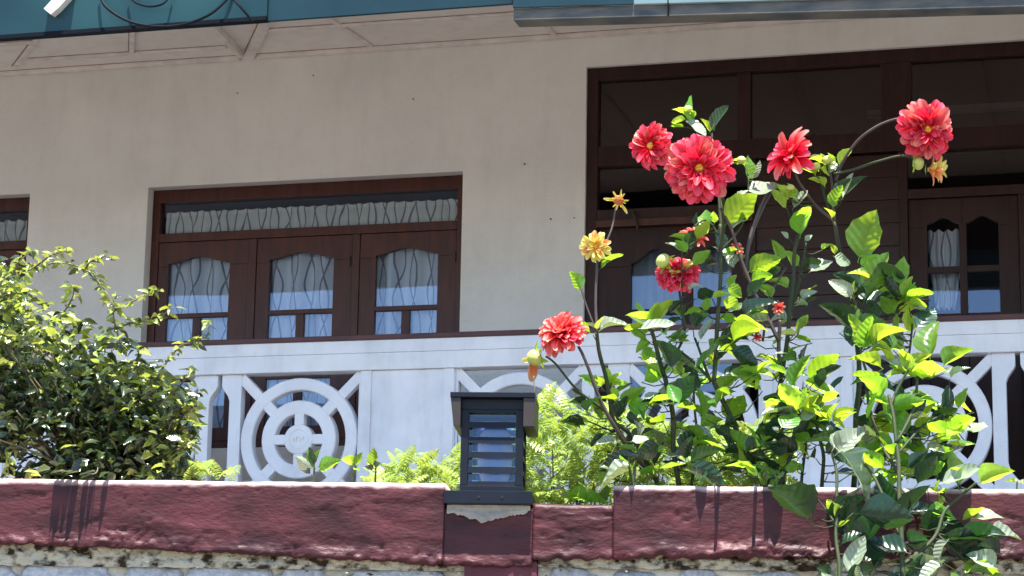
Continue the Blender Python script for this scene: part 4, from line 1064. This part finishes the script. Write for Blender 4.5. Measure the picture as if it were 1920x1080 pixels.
flower(B, 1382, 468, 17, (.5, .3, .5), [(8, 80, 1), (6, 55, .8)], 'small half open bloom with pale petals', 'pink', .12, DISC_G, .1, 7, 'yel', .4)
flower(B, 1300, 446, 30, (.2, .8, .3), [(10, 85, 1), (8, 60, .8)], 'pale pink bloom half hidden by leaves', 'pink', .16, DISC_G, .1, 8)
bud(B, 1243, 489, 15, .08, 'pale bud at the upper left of the low bloom', (-.6, .5, .3)); bud(B, 1390, 300, 9, .1, 'tiny bud', (0, 1, .2)); bud(B, 1290, 205, 9, .13, 'tiny bud', (-.2, 1, .2))
flower(B, 1462, 578, 16, (-.3, .1, .7), [(8, 60, 1), (6, 35, .8)], 'small closed orange bloom', 'org', .1, DISC_B, .1, 9, 'pink', .5)
flower(B, 1418, 628, 14, (.2, -.5, .5), [(7, 60, 1), (4, 35, .8)], 'faded pink bloom between stems', 'pink', .16, DISC_B, .1, 10)
B.done()
# --- plant C: right dahlia, tall
Cc = Plant('dahlia_plant', wl(1.05, .3, SOILZ), 'right dahlia with an arching stem carrying a round coral bloom over a fading one', 'dahlia', 'dahlias in bloom behind the garden wall')
Cc.stem([(1600, 925, .3), (1605, 780, .26), (1610, 700, .23), (1602, 570, .2), (1580, 490, .18), (1566, 415, .16)], .009, .006)
Cc.stem([(1566, 415, .16), (1562, 370, .15), (1556, 325, .14)], .005, .0035, G_STEMP)
Cc.stem([(1564, 412, .16), (1545, 365, .15), (1536, 330, .14)], .0045, .003, G_STEM)
Cc.stem([(1563, 412, .16), (1530, 385, .16), (1500, 345, .12), (1490, 320, .1)], .0045, .003, G_STEMP)
Cc.stem([(1566, 340, .14), (1578, 306, .12), (1610, 262, .09), (1650, 233, .06), (1690, 222, .04), (1715, 232, .04)], .0045, .003, G_STEMP)
Cc.stem([(1562, 326, .13), (1600, 318, .12), (1640, 305, .1), (1680, 293, .08), (1700, 293, .07), (1718, 300, .07)], .0045, .0028, G_STEM)
Cc.stem([(1470, 920, .25), (1462, 760, .22), (1468, 690, .2), (1484, 560, .18), (1490, 480, .17), (1497, 440, .16)], .008, .005)
Cc.stem([(1480, 600, .2), (1500, 520, .18), (1512, 455, .17)], .004, .003)
Cc.stem([(1430, 640, .2), (1440, 560, .19), (1475, 500, .18)], .004, .003, G_STEMP)
Cc.stem([(1604, 560, .2), (1625, 520, .18), (1638, 480, .17)], .004, .0025)
Cc.stem([(1608, 640, .2), (1660, 600, .18), (1700, 560, .16)], .005, .003)
Cc.stem([(1700, 700, .18), (1706, 650, .17), (1712, 600, .16)], .004, .003)
for a in [(1608, 492, 1640, 393, 62, 'g', .12), (1500, 447, 1503, 387, 56, 'g', .14), (1476, 392, 1440, 358, 24, 'y', .1), (1486, 392, 1516, 362, 22, 'w', .12), (1560, 392, 1574, 346, 26, 'g', .13), (1574, 385, 1603, 325, 30, 'd', .14), (1578, 375, 1606, 328, 14, 'w', .13),
          (1462, 492, 1456, 452, 26, 'g', .16), (1548, 352, 1528, 330, 14, 'y', .13), (1556, 330, 1540, 280, 14, 'w', .13), (1572, 312, 1590, 278, 18, 'y', .12), (1530, 330, 1512, 310, 14, 'y', .12), (1540, 308, 1520, 288, 14, 'y', .12), (1560, 306, 1556, 284, 12, 'g', .12),
          (1480, 375, 1462, 345, 16, 'y', .12), (1488, 370, 1484, 345, 14, 'y', .12), (1560, 412, 1552, 385, 12, 'y', .13),
          (1515, 512, 1560, 482, 26, 'w', .14), (1562, 480, 1596, 494, 22, 'w', .14), (1480, 448, 1462, 436, 12, 'w', .14), (1508, 452, 1522, 440, 12, 'w', .14), (1498, 505, 1540, 485, 26, 'd', .16),
          (1612, 506, 1646, 480, 34, 'g', .14), (1622, 560, 1670, 478, 62, 'g', .11), (1600, 560, 1560, 520, 34, 'w', .13), (1692, 540, 1692, 480, 30, 'g', .12), (1690, 560, 1715, 520, 24, 'y', .12), (1695, 565, 1748, 540, 22, 'g', .12), (1700, 570, 1740, 568, 18, 'y', .12), (1705, 578, 1752, 580, 12, 'w', .12),
          (1688, 572, 1650, 520, 30, 'd', .13), (1600, 620, 1550, 560, 44, 'd', .16), (1590, 600, 1600, 650, 30, 'd', .2), (1680, 590, 1652, 555, 28, 'g', .13), (1612, 620, 1590, 570, 30, 'g', .15), (1648, 600, 1630, 560, 26, 'd', .15), (1540, 470, 1554, 455, 10, 'y', .15), (1566, 478, 1560, 455, 12, 'y', .15),
          (1480, 540, 1450, 520, 20, 'g', .18), (1450, 560, 1425, 530, 24, 'g', .18), (1500, 560, 1525, 545, 20, 'w', .18), (1480, 600, 1440, 590, 20, 'w', .18), (1500, 500, 1475, 470, 20, 'g', .18), (1440, 520, 1462, 500, 26, 'd', .18)]:
    Cc.leaf(*a[:7])
Cc.whorl(1478, 370, 5, 24, 'y', .1); Cc.whorl(1548, 305, 7, 24, 'y', .13); Cc.whorl(1700, 562, 6, 34, 'g', .12)
Cc.fill([(1580, 500), (1730, 520), (1740, 600), (1640, 680), (1590, 640)], 32, (.06, .11), 'gdywg', (.08, .26))
Cc.fill([(1440, 560), (1520, 540), (1500, 720), (1440, 740)], 18, (.04, .08), 'ggddw', (.12, .3))
flower(Cc, 1737, 243, 55, (.18, -.05, 1), FULL, 'round coral bloom at the end of the arching stem', 'red', .02, DISC_G, .2, 11, 'pink', .35)
flower(Cc, 1485, 293, 52, (-.72, .4, .4), [(10, 104, .9), (11, 88, 1.0), (10, 70, .9), (8, 52, .8), (6, 34, .65)], 'ragged coral bloom seen from the side', 'red', .1, DISC_G, .5, 12, 'pink', .35, .3)
flower(Cc, 1740, 318, 36, (.85, .0, .15), [(6, 62, .85), (6, 40, 1.0), (3, 20, 1.0)], 'fading yellow and coral bloom at the end of the lower stem', 'yel', .06, DISC_B, .2, 13, 'org', .45)
bud(Cc, 1722, 306, 13, .06, 'green sepals of the fading bloom', (.8, .0, .2))
bud(Cc, 1552, 300, 10, .12, 'round green bud', (.2, 1, .2)); bud(Cc, 1530, 312, 9, .12, 'round green bud', (-.4, 1, .2)); bud(Cc, 1482, 352, 8, .1, 'round green bud', (0, 1, .2))
Cc.done()
# --- plant D: low yellow-green plant in the middle
D = Plant('leafy_plant', wl(1.0, .12, SOILZ), 'low leafy plant with yellow green young leaves, middle of the wall between the dahlias', 'plant')
D.stem([(1455, 920, .14), (1480, 860, .1), (1492, 800, .08), (1497, 770, .07)], .0065, .005)
D.stem([(1540, 925, .14), (1545, 860, .1), (1532, 800, .08), (1536, 770, .07)], .006, .004)
D.stem([(1500, 925, .14), (1512, 820, .12), (1506, 735, .1)], .005, .003)
for a in [(1487, 732, 1500, 666, 30, 'g', .08), (1513, 722, 1572, 660, 38, 'g', .08), (1530, 712, 1565, 680, 24, 'd', .06), (1535, 730, 1545, 700, 30, 'd', .08), (1498, 775, 1460, 730, 44, 'y', .04), (1502, 772, 1538, 745, 22, 'y', .04), (1538, 755, 1572, 735, 16, 'y', .05), (1560, 790, 1594, 758, 16, 'y', .05), (1556, 800, 1540, 768, 24, 'y', .05),
          (1500, 740, 1470, 720, 16, 'w', .05), (1516, 742, 1524, 728, 22, 'w', .04), (1486, 790, 1450, 775, 18, 'w', .05), (1500, 800, 1462, 762, 14, 'w', .06), (1490, 800, 1430, 790, 24, 'd', .08), (1490, 820, 1520, 790, 30, 'd', .08), (1540, 820, 1575, 800, 28, 'd', .08), (1480, 850, 1440, 830, 30, 'd', .06), (1520, 830, 1490, 810, 24, 'g', .09),
          (1545, 850, 1580, 830, 26, 'd', .06), (1540, 790, 1560, 760, 22, 'y', .05), (1480, 860, 1455, 800, 24, 'd', .1), (1500, 870, 1470, 880, 22, 'g', .06), (1530, 860, 1505, 850, 30, 'd', .08), (1478, 700, 1440, 690, 16, 'g', .1), (1468, 750, 1430, 745, 22, 'd', .1)]:
    D.leaf(*a[:7])
D.whorl(1500, 770, 5, 42, 'y', .04); D.whorl(1558, 790, 5, 34, 'y', .05)
D.fill([(1440, 700), (1580, 690), (1600, 890), (1430, 900)], 52, (.06, .105), 'ggddwyy', (.0, .22))
D.done()
# --- plant E: broad-leaved plant rooted in front of the wall
E = Plant('broad_leaved_plant', wl(1.17, -.22, 0), 'tall broad leaved plant rising in front of the maroon wall at right, without flowers', 'plant')
pbase = wl(1.17, -.22, .0)
E.stem([(1692, 1105, -.2), (1690, 1000, -.17), (1685, 880, -.12), (1676, 800, -.08), (1668, 740, -.05)], .0076, .0048)
MB().tube([wl(1.17, -.22, -.01), wl(1.18, -.22, 1.0), at(1692, 1105, -.2)], .0095, .0076, 8).build('stem', G_STEM, E.o, smooth=True)
E.stem([(1575, 1110, -.2), (1573, 1060, -.18), (1566, 1000, -.15), (1570, 900, -.1), (1560, 850, -.07)], .006, .004)
MB().tube([wl(1.12, -.2, -.01), wl(1.02, -.2, 1.2), at(1575, 1110, -.2)], .01, .006, 8).build('stem', G_STEM, E.o, smooth=True)
E.stem([(1690, 1010, -.17), (1640, 900, -.1), (1605, 850, -.06), (1575, 830, -.05)], .005, .003)
E.stem([(1692, 1060, -.18), (1750, 1010, -.15), (1770, 960, -.12), (1800, 930, -.1), (1830, 905, -.1)], .006, .0035)
E.stem([(1670, 760, -.06), (1690, 720, -.04), (1705, 690, -.04)], .0045, .003)
E.stem([(1680, 830, -.1), (1715, 760, -.05), (1722, 700, -.02), (1735, 680, -.02)], .005, .003)
E.stem([(1683, 850, -.1), (1730, 800, -.04), (1780, 770, 0)], .004, .003)
E.stem([(1570, 990, -.15), (1545, 950, -.12), (1525, 925, -.12)], .003, .002)
E.stem([(1625, 700, -.0), (1615, 660, .0), (1622, 640, .02)], .004, .003)
E.stem([(1690, 900, -.1), (1640, 800, -.02), (1625, 700, .0)], .005, .004)
for a in [(1744, 676, 1742, 592, 52, 'g', -.02), (1622, 655, 1597, 588, 26, 'g', .0), (1622, 655, 1626, 590, 30, 'g', .0), (1632, 652, 1686, 600, 30, 'y', .0), (1657, 692, 1604, 660, 25, 'y', -.02), (1655, 752, 1617, 695, 46, 'g', -.05), (1668, 768, 1730, 742, 38, 'g', -.05),
          (1765, 690, 1811, 645, 32, 'g', -.02), (1700, 702, 1772, 690, 28, 'y', -.04), (1700, 690, 1690, 655, 30, 'y', -.02), (1706, 690, 1738, 660, 26, 'y', -.02), (1690, 700, 1665, 665, 20, 'w', -.02), (1770, 700, 1782, 690, 18, 'w', -.03), (1780, 712, 1810, 680, 14, 'w', 0),
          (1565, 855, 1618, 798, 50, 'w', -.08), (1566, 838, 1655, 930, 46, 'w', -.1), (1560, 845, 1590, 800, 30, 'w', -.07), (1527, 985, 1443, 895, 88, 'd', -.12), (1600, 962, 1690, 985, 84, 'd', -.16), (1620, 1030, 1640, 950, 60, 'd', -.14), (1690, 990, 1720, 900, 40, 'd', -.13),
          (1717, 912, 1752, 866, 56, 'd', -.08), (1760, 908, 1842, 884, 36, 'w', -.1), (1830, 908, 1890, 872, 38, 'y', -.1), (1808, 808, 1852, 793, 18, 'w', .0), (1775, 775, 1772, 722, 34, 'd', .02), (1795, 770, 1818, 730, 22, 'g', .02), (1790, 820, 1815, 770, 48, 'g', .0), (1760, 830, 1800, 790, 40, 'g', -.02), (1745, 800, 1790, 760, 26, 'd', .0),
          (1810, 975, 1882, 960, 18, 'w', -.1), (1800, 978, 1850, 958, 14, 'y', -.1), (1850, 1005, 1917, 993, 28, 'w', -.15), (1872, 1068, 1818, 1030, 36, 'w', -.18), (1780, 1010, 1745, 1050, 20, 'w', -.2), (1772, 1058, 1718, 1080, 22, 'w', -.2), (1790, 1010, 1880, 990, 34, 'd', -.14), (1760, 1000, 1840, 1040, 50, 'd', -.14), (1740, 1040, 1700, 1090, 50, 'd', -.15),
          (1720, 990, 1780, 965, 34, 'd', -.1), (1700, 880, 1740, 850, 36, 'd', -.08), (1690, 860, 1655, 830, 34, 'g', -.08), (1660, 880, 1620, 860, 40, 'g', -.06), (1610, 870, 1650, 820, 40, 'g', -.03), (1730, 890, 1770, 868, 30, 'g', -.05), (1790, 900, 1790, 868, 30, 'g', -.06),
          (1525, 925, 1512, 905, 16, 'y', -.12), (1565, 960, 1552, 935, 16, 'y', -.13), (1580, 948, 1558, 962, 12, 'y', -.14), (1570, 990, 1594, 978, 8, 'y', -.14), (1590, 1000, 1592, 960, 20, 'd', -.1), (1560, 1080, 1530, 1060, 30, 'd', -.2), (1580, 1085, 1640, 1072, 26, 'd', -.2), (1620, 1085, 1600, 1060, 20, 'w', -.2), (1560, 1100, 1540, 1075, 20, 'w', -.2),
          (1640, 1070, 1660, 1030, 30, 'd', -.14), (1700, 1020, 1735, 1000, 34, 'd', -.12), (1810, 1000, 1830, 1070, 40, 'd', -.12), (1880, 1040, 1830, 1010, 36, 'd', -.14), (1700, 1010, 1660, 1040, 36, 'd', -.1), (1690, 1080, 1660, 1100, 40, 'd', -.18), (1805, 1080, 1770, 1100, 40, 'g', -.18), (1712, 960, 1705, 910, 20, 'w', -.14),
          (1650, 720, 1600, 700, 16, 'd', .02), (1690, 800, 1720, 830, 34, 'd', .0), (1700, 770, 1690, 720, 26, 'd', .02), (1640, 800, 1600, 780, 30, 'd', .05), (1640, 840, 1605, 820, 24, 'y', .0), (1720, 790, 1740, 750, 24, 'd', .03), (1735, 830, 1770, 850, 24, 'w', .0), (1675, 690, 1640, 640, 20, 'y', .0)]:
    E.leaf(*a[:7])
E.whorl(1700, 700, 6, 40, 'y', -.03); E.whorl(1758, 925, 4, 26, 'y', -.1); E.whorl(1632, 650, 5, 36, 'g', 0)
E.fill([(1620, 700), (1790, 690), (1820, 880), (1620, 900)], 52, (.065, .115), 'ggdgyw', (-.08, .14))
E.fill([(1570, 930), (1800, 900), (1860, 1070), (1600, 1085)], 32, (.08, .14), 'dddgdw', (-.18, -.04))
E.done()
print('dahlias done', len(bpy.data.objects))

# ================================================================== FEATHERY SHRUB
def frond(seed):
    r = random.Random(seed); V = []; U = []; F = []
    n = 9; bend = r.uniform(.5, 1.1)
    P = []
    for i in range(n+1):
        t = i/n; a = 1.15-bend*1.5*t; P.append((math.cos(a), math.sin(a)))
    y = z = 0; C_ = []
    for i in range(n+1):
        C_.append((y, z)); y += P[i][0]/n; z += P[i][1]/n
    for i in range(1, n+1):
        t = i/n; (y, z) = C_[i]; ln = .36*math.sin(math.pi*min(.97, t*.8+.14))*r.uniform(.85, 1.15)
        for s in (-1, 1):
            d = Vector((s*.92, .38, -.28-.25*r.random())).normalized(); w_ = .05
            p = Vector((0, y, z)); q = p+d*ln*.55+Vector((0, 0, .01)); e = p+d*ln+Vector((0, 0, -.03)); sd = Vector((0, w_, w_*.4))
            k = len(V); V += [p-sd*.4, q-sd, e, q+sd, p+sd*.4]; U += [(.4, 0), (.1, .5), (.5, 1), (.9, .5), (.6, 0)]
            F.append((k, k+1, k+3, k+4)); F.append((k+1, k+2, k+3))
    for i in range(n):
        (y0_, z0_), (y1_, z1_) = C_[i], C_[i+1]; k = len(V)
        V += [(-.008, y0_, z0_), (.008, y0_, z0_), (.006, y1_, z1_), (-.006, y1_, z1_)]; U += [(.5, .5)]*4; F.append((k, k+1, k+2, k+3))
    return meshdata('frond', V, F, G_FERN, False, U)
FR = [frond(i) for i in range(6)]
fern = thing('feathery_shrub', wl(.5, .7, SOILZ), 'bright yellow green shrub of feathery fronds behind the black lamp and dahlias', 'shrub')
def addfrond(parent, px, py, v, ln, r):
    c = at(px, py, v); a = r.uniform(0, 6.283)
    d = Vector((math.cos(a), math.sin(a), 0)); nz = Vector((0, 0, 1)); X = d.cross(nz)
    Mx = Matrix((X, d, nz)).transposed().to_4x4() @ Matrix.Rotation(r.gauss(0, .25), 4, 'X') @ Matrix.Rotation(r.gauss(0, .3), 4, 'Y')
    Mx.translation = c-d*ln*.45-nz*ln*.3
    if parent is None: return r.choice(FR), Mx @ Matrix.Scale(ln, 4)
    o = bpy.data.objects.new('frond', r.choice(FR)); place(o, parent); o.matrix_basis = Mx @ Matrix.Scale(ln, 4)
rf2 = random.Random(5)
polyF = [(690, 900), (700, 868), (770, 850), (850, 845), (900, 820), (990, 790), (1000, 735), (1035, 728), (1080, 770), (1180, 760), (1260, 800), (1260, 930), (1000, 950), (840, 930)]
c = 0
while c < 290:
    x = rf2.uniform(690, 1260); y = rf2.uniform(725, 950)
    if not inside(x, y, polyF): continue
    if 866 < x < 982 and rf2.random() < .7: continue
    addfrond(fern, x, y, rf2.uniform(.20, .75), rf2.uniform(.05, .10), rf2); c += 1
jf = MB(); c = 0
while c < 330:
    x = rf2.uniform(690, 1260); y = rf2.uniform(735, 950)
    if not inside(x, y, polyF): continue
    o = addfrond(None, x, y, rf2.uniform(.25, .8), rf2.uniform(.045, .095), rf2); me = o[0]
    U = [(0, 0)]*len(me.vertices)
    for lp in me.loops: U[lp.vertex_index] = tuple(me.uv_layers[0].data[lp.index].uv)
    jf.add([o[1] @ v.co for v in me.vertices], [tuple(p.vertices) for p in me.polygons], U); c += 1
jf.build('small_fronds', G_FERN, fern, uv=True, kind='stuff')
b = MB()
for i in range(26):
    x = rf2.uniform(700, 1250); q = at(x, 930, rf2.uniform(.3, .6)); q.z = 2.26; hh = rf2.uniform(.05, .12) if x < 980 else rf2.uniform(.12, .26)
    b.tube([q, q+Vector((rf2.uniform(-.03, .03), rf2.uniform(-.03, .03), hh))], .004, .002, 5)
b.build('stems', G_TWIG, fern, kind='stuff')
fern2 = thing('feathery_shrub', wl(1.35, .7, SOILZ), 'feathery shrub glimpsed low between the dahlia stems right of the centre', 'shrub')
for i in range(120):
    addfrond(fern2, rf2.uniform(1270, 1480), rf2.uniform(800, 915), rf2.uniform(.35, .7), rf2.uniform(.08, .14), rf2)
b = MB()
for i in range(10):
    q = at(rf2.uniform(1280, 1470), 930, rf2.uniform(.4, .6)); q.z = 2.26
    b.tube([q, q+Vector((0, 0, rf2.uniform(.06, .14)))], .004, .002, 5)
b.build('stems', G_TWIG, fern2, kind='stuff')

# seedlings on the wall top
def seedling(label, base, leaves, v=.1):
    S = Plant('seedling', at(base[0], base[1], v), label, 'seedling', None)
    S.stem([(base[0], base[1]+12, v), (base[0]+1, base[1]-8, v), (base[0]+2, base[2], v)], .003, .002)
    for l in leaves: S.leaf(*l, v)
    S.done()
seedling('broad leaved seedling on the wall top in front of the left ringed grille', (588, 893, 868), [(586, 880, 562, 858, 26, 'w'), (588, 880, 570, 845, 18, 'g'), (592, 878, 642, 866, 34, 'g'), (588, 876, 582, 838, 14, 'd'), (596, 884, 620, 880, 22, 'g'), (584, 890, 560, 872, 22, 'd'), (590, 868, 604, 842, 12, 'g')])
seedling('small two leaved seedling on the wall top, just right of the larger one', (664, 893, 874), [(664, 875, 642, 853, 24, 'y'), (665, 875, 682, 852, 22, 'g'), (664, 882, 672, 876, 8, 'g')])
seedling('rounded seedling leaf on the wall top beside the feathery fronds', (702, 893, 874), [(700, 878, 706, 846, 30, 'g'), (700, 884, 686, 872, 22, 'd'), (704, 880, 716, 862, 18, 'd')])
seedling('large bright leaf lying behind the low middle section of the wall', (1080, 945, 932), [(1108, 938, 1055, 922, 40, 'g'), (1090, 945, 1140, 930, 24, 'g'), (1140, 942, 1128, 905, 24, 'g')], .2)
seedling('tiny pale sprout at the far right end of the wall top', (1905, 912, 903), [(1905, 906, 1888, 897, 8, 'y'), (1905, 906, 1918, 899, 8, 'w')])

# ================================================================== LEFT SHRUB
bush = thing('leafy_shrub', wl(-1.2, .5, SOILZ), 'dense small leaved shrub with long arching sprays at the left end of the wall', 'shrub')
rb = random.Random(21)
BL = {'b': [leafmesh('leaf', G_BUSH, rt, .10, cl, cp, 0, sd, na=2, nl=4) for rt, cl, cp, sd in ((.46, .2, .2, 1), (.40, .35, .3, 2), (.52, .1, .1, 3))],
      'y': [leafmesh('leaf', G_BUSHY, rt, .10, cl, cp, 0, sd, na=2, nl=4) for rt, cl, cp, sd in ((.46, .2, .2, 1), (.40, .35, .3, 2), (.52, .1, .1, 3))]}
polyB = [(-60, 475), (25, 500), (60, 550), (130, 590), (200, 625), (255, 640), (268, 670), (300, 710), (350, 740), (365, 800), (330, 850), (350, 905), (40, 910), (30, 860), (0, 830), (-60, 900)]
sprays = [[(-20, 520, .3), (60, 505, .25), (110, 492, .2), (160, 506, .15), (190, 535, .12), (215, 575, .1)],
          [(215, 580, .15), (260, 560, .12), (300, 545, .1)], [(200, 620, .2), (250, 605, .15), (290, 600, .12), (325, 575, .1)],
          [(280, 740, .2), (305, 690, .15), (340, 648, .12), (370, 640, .1), (395, 605, .1)], [(110, 600, .2), (135, 560, .15), (138, 535, .12)],
          [(230, 660, .2), (214, 600, .18), (212, 560, .15)], [(300, 760, .2), (340, 720, .15), (365, 690, .12)], [(20, 560, .2), (30, 500, .15), (60, 470, .12)],
          [(60, 505, .2), (95, 480, .15), (125, 470, .12)], [(160, 506, .2), (170, 490, .15), (200, 480, .12)], [(320, 780, .2), (355, 770, .15), (372, 730, .12)],
          [(300, 850, .2), (345, 840, .1), (362, 830, .08)], [(60, 820, .2), (20, 850, .15), (15, 890, .12)]]
cands = []   # (matrix, tone)
def bleaf(p, ln, tone, r, up=.7, d=None):
    if d is None:
        a = r.uniform(0, 6.283); d = Vector((math.cos(a), math.sin(a), r.uniform(-.7, .5))).normalized()
    nn = Vector((r.gauss(0, .6), r.gauss(0, .6), up)).normalized(); nn = (nn-d*nn.dot(d)).normalized(); X = d.cross(nn).normalized()
    Mx = Matrix((X, d, nn)).transposed().to_4x4(); Mx.translation = p
    cands.append((Mx @ Matrix.Scale(ln, 4), tone, ln))
root = wl(-1.15, .45, 2.25)
tw = MB(); 
for i, S in enumerate(sprays):
    Q = smooth_line([at(*q) for q in S], 6)
    MB().tube(Q, .0035, .0015, 6).build('branch', G_TWIG, bush, smooth=True)
    for q in Q:
        for k in range(2):
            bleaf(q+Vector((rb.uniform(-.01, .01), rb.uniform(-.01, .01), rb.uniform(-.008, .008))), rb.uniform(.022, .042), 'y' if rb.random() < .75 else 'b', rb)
nl = 0; tips = []
while nl < 5200:
    x = rb.uniform(-60, 370); y = rb.uniform(480, 910)
    if not inside(x, y, polyB): continue
    hole = (30 < x < 110 and 800 < y < 890)
    if hole and rb.random() < .86: continue
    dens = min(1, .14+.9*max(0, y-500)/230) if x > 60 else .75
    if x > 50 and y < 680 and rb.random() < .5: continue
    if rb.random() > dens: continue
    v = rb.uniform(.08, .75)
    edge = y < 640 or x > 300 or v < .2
    bleaf(at(x, y, v), rb.uniform(.028, .058), 'y' if rb.random() < (.6 if y < 640 else .28 if (x > 240 or y < 720) else .07) else 'b', rb); nl += 1  # pale leaves rarer lower down: inner shade put into leaf colour
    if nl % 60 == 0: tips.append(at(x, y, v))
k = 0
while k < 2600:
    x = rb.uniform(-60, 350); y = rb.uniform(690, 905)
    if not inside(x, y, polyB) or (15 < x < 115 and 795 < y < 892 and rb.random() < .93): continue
    bleaf(at(x, y, rb.uniform(.3, .9)), rb.uniform(.045, .075), 'b', rb); k += 1  # added dark leaves that deepen the shade inside the lower shrub
# broader leaves low down at the front, and clumps hanging over the wall edge
for i in range(46):
    x = rb.uniform(60, 350); y = rb.uniform(820, 892); bleaf(at(x, y, rb.uniform(.04, .3)), rb.uniform(.05, .08), rb.choice('bby'), rb)
for t_ in tips:
    mid = (root+t_)/2+Vector((rb.uniform(-.06, .06), rb.uniform(-.05, .05), .05)); tw.tube(smooth_line([root+Vector((rb.uniform(-.1, .1), rb.uniform(-.06, .06), 0)), mid, t_], 4), .006, .002, 5)
tw.build('branches', G_TWIG, bush, smooth=True, kind='stuff')
for (px, dx, out, wq) in ((206, -10, .050, .36), (180, -8, .052, .26), (167, -6, .060, .26), (150, -14, .070, .30), (137, -12, .050, .4), (112, -6, .055, .25), (122, -10, .065, .35)):
    p0 = at(px, 899, .02); p1 = at(px+dx, 899, .02)-WN*(out+.02); p1.z = 2.352+rb.uniform(.004, .02); p0.z = 2.375
    d = (p1-p0).normalized(); nn = (Vector((0, 0, 1))-d*d.z).normalized(); X = d.cross(nn)
    Mx = Matrix((X, d, nn)).transposed().to_4x4(); Mx.translation = p0
    cands.append((Mx @ Matrix.Diagonal(((p1-p0).length*wq/.62, (p1-p0).length, .03, 1)), 'b', .2))
MB().tube(smooth_line([at(185, 860, .12), at(182, 884, .02), at(172, 889, -.04)], 4), .002, .0012, 5).build('branch', G_TWIG, bush, smooth=True)
# nearest, largest leaves as single parts, the rest joined
def score(c):
    p = c[0].translation; dpt = (p-EYE).dot(FW); return c[2]/dpt-(p-WP).dot(WN)*.006
order = sorted(range(len(cands)), key=lambda i: -score(cands[i]))
single = set(order[:280])
js = {'b': MB(), 'y': MB()}
for i, (Mx, tone, ln) in enumerate(cands):
    me = rb.choice(BL[tone])
    if i in single:
        o = bpy.data.objects.new('leaf', me); place(o, bush); o.matrix_basis = Mx
    else:
        uvl = me.uv_layers[0].data; U = [(0, 0)]*len(me.vertices)
        for lp in me.loops: U[lp.vertex_index] = tuple(uvl[lp.index].uv)
        js[tone].add([Mx @ v.co for v in me.vertices], [tuple(p.vertices) for p in me.polygons], U)
js['b'].build('foliage', G_BUSH, bush, smooth=True, uv=True, kind='stuff')
js['y'].build('young_foliage', G_BUSHY, bush, smooth=True, uv=True, kind='stuff')
# low ferny weeds right of the shrub
wd = thing('fern_weed', wl(-.72, .2, SOILZ), 'low ferny weed on the wall top between the shrub and the ringed grille', 'weed')
for i in range(18): addfrond(wd, rb.uniform(360, 440), rb.uniform(868, 892), rb.uniform(.05, .2), rb.uniform(.05, .08), rb)
print('objects', len(bpy.data.objects))
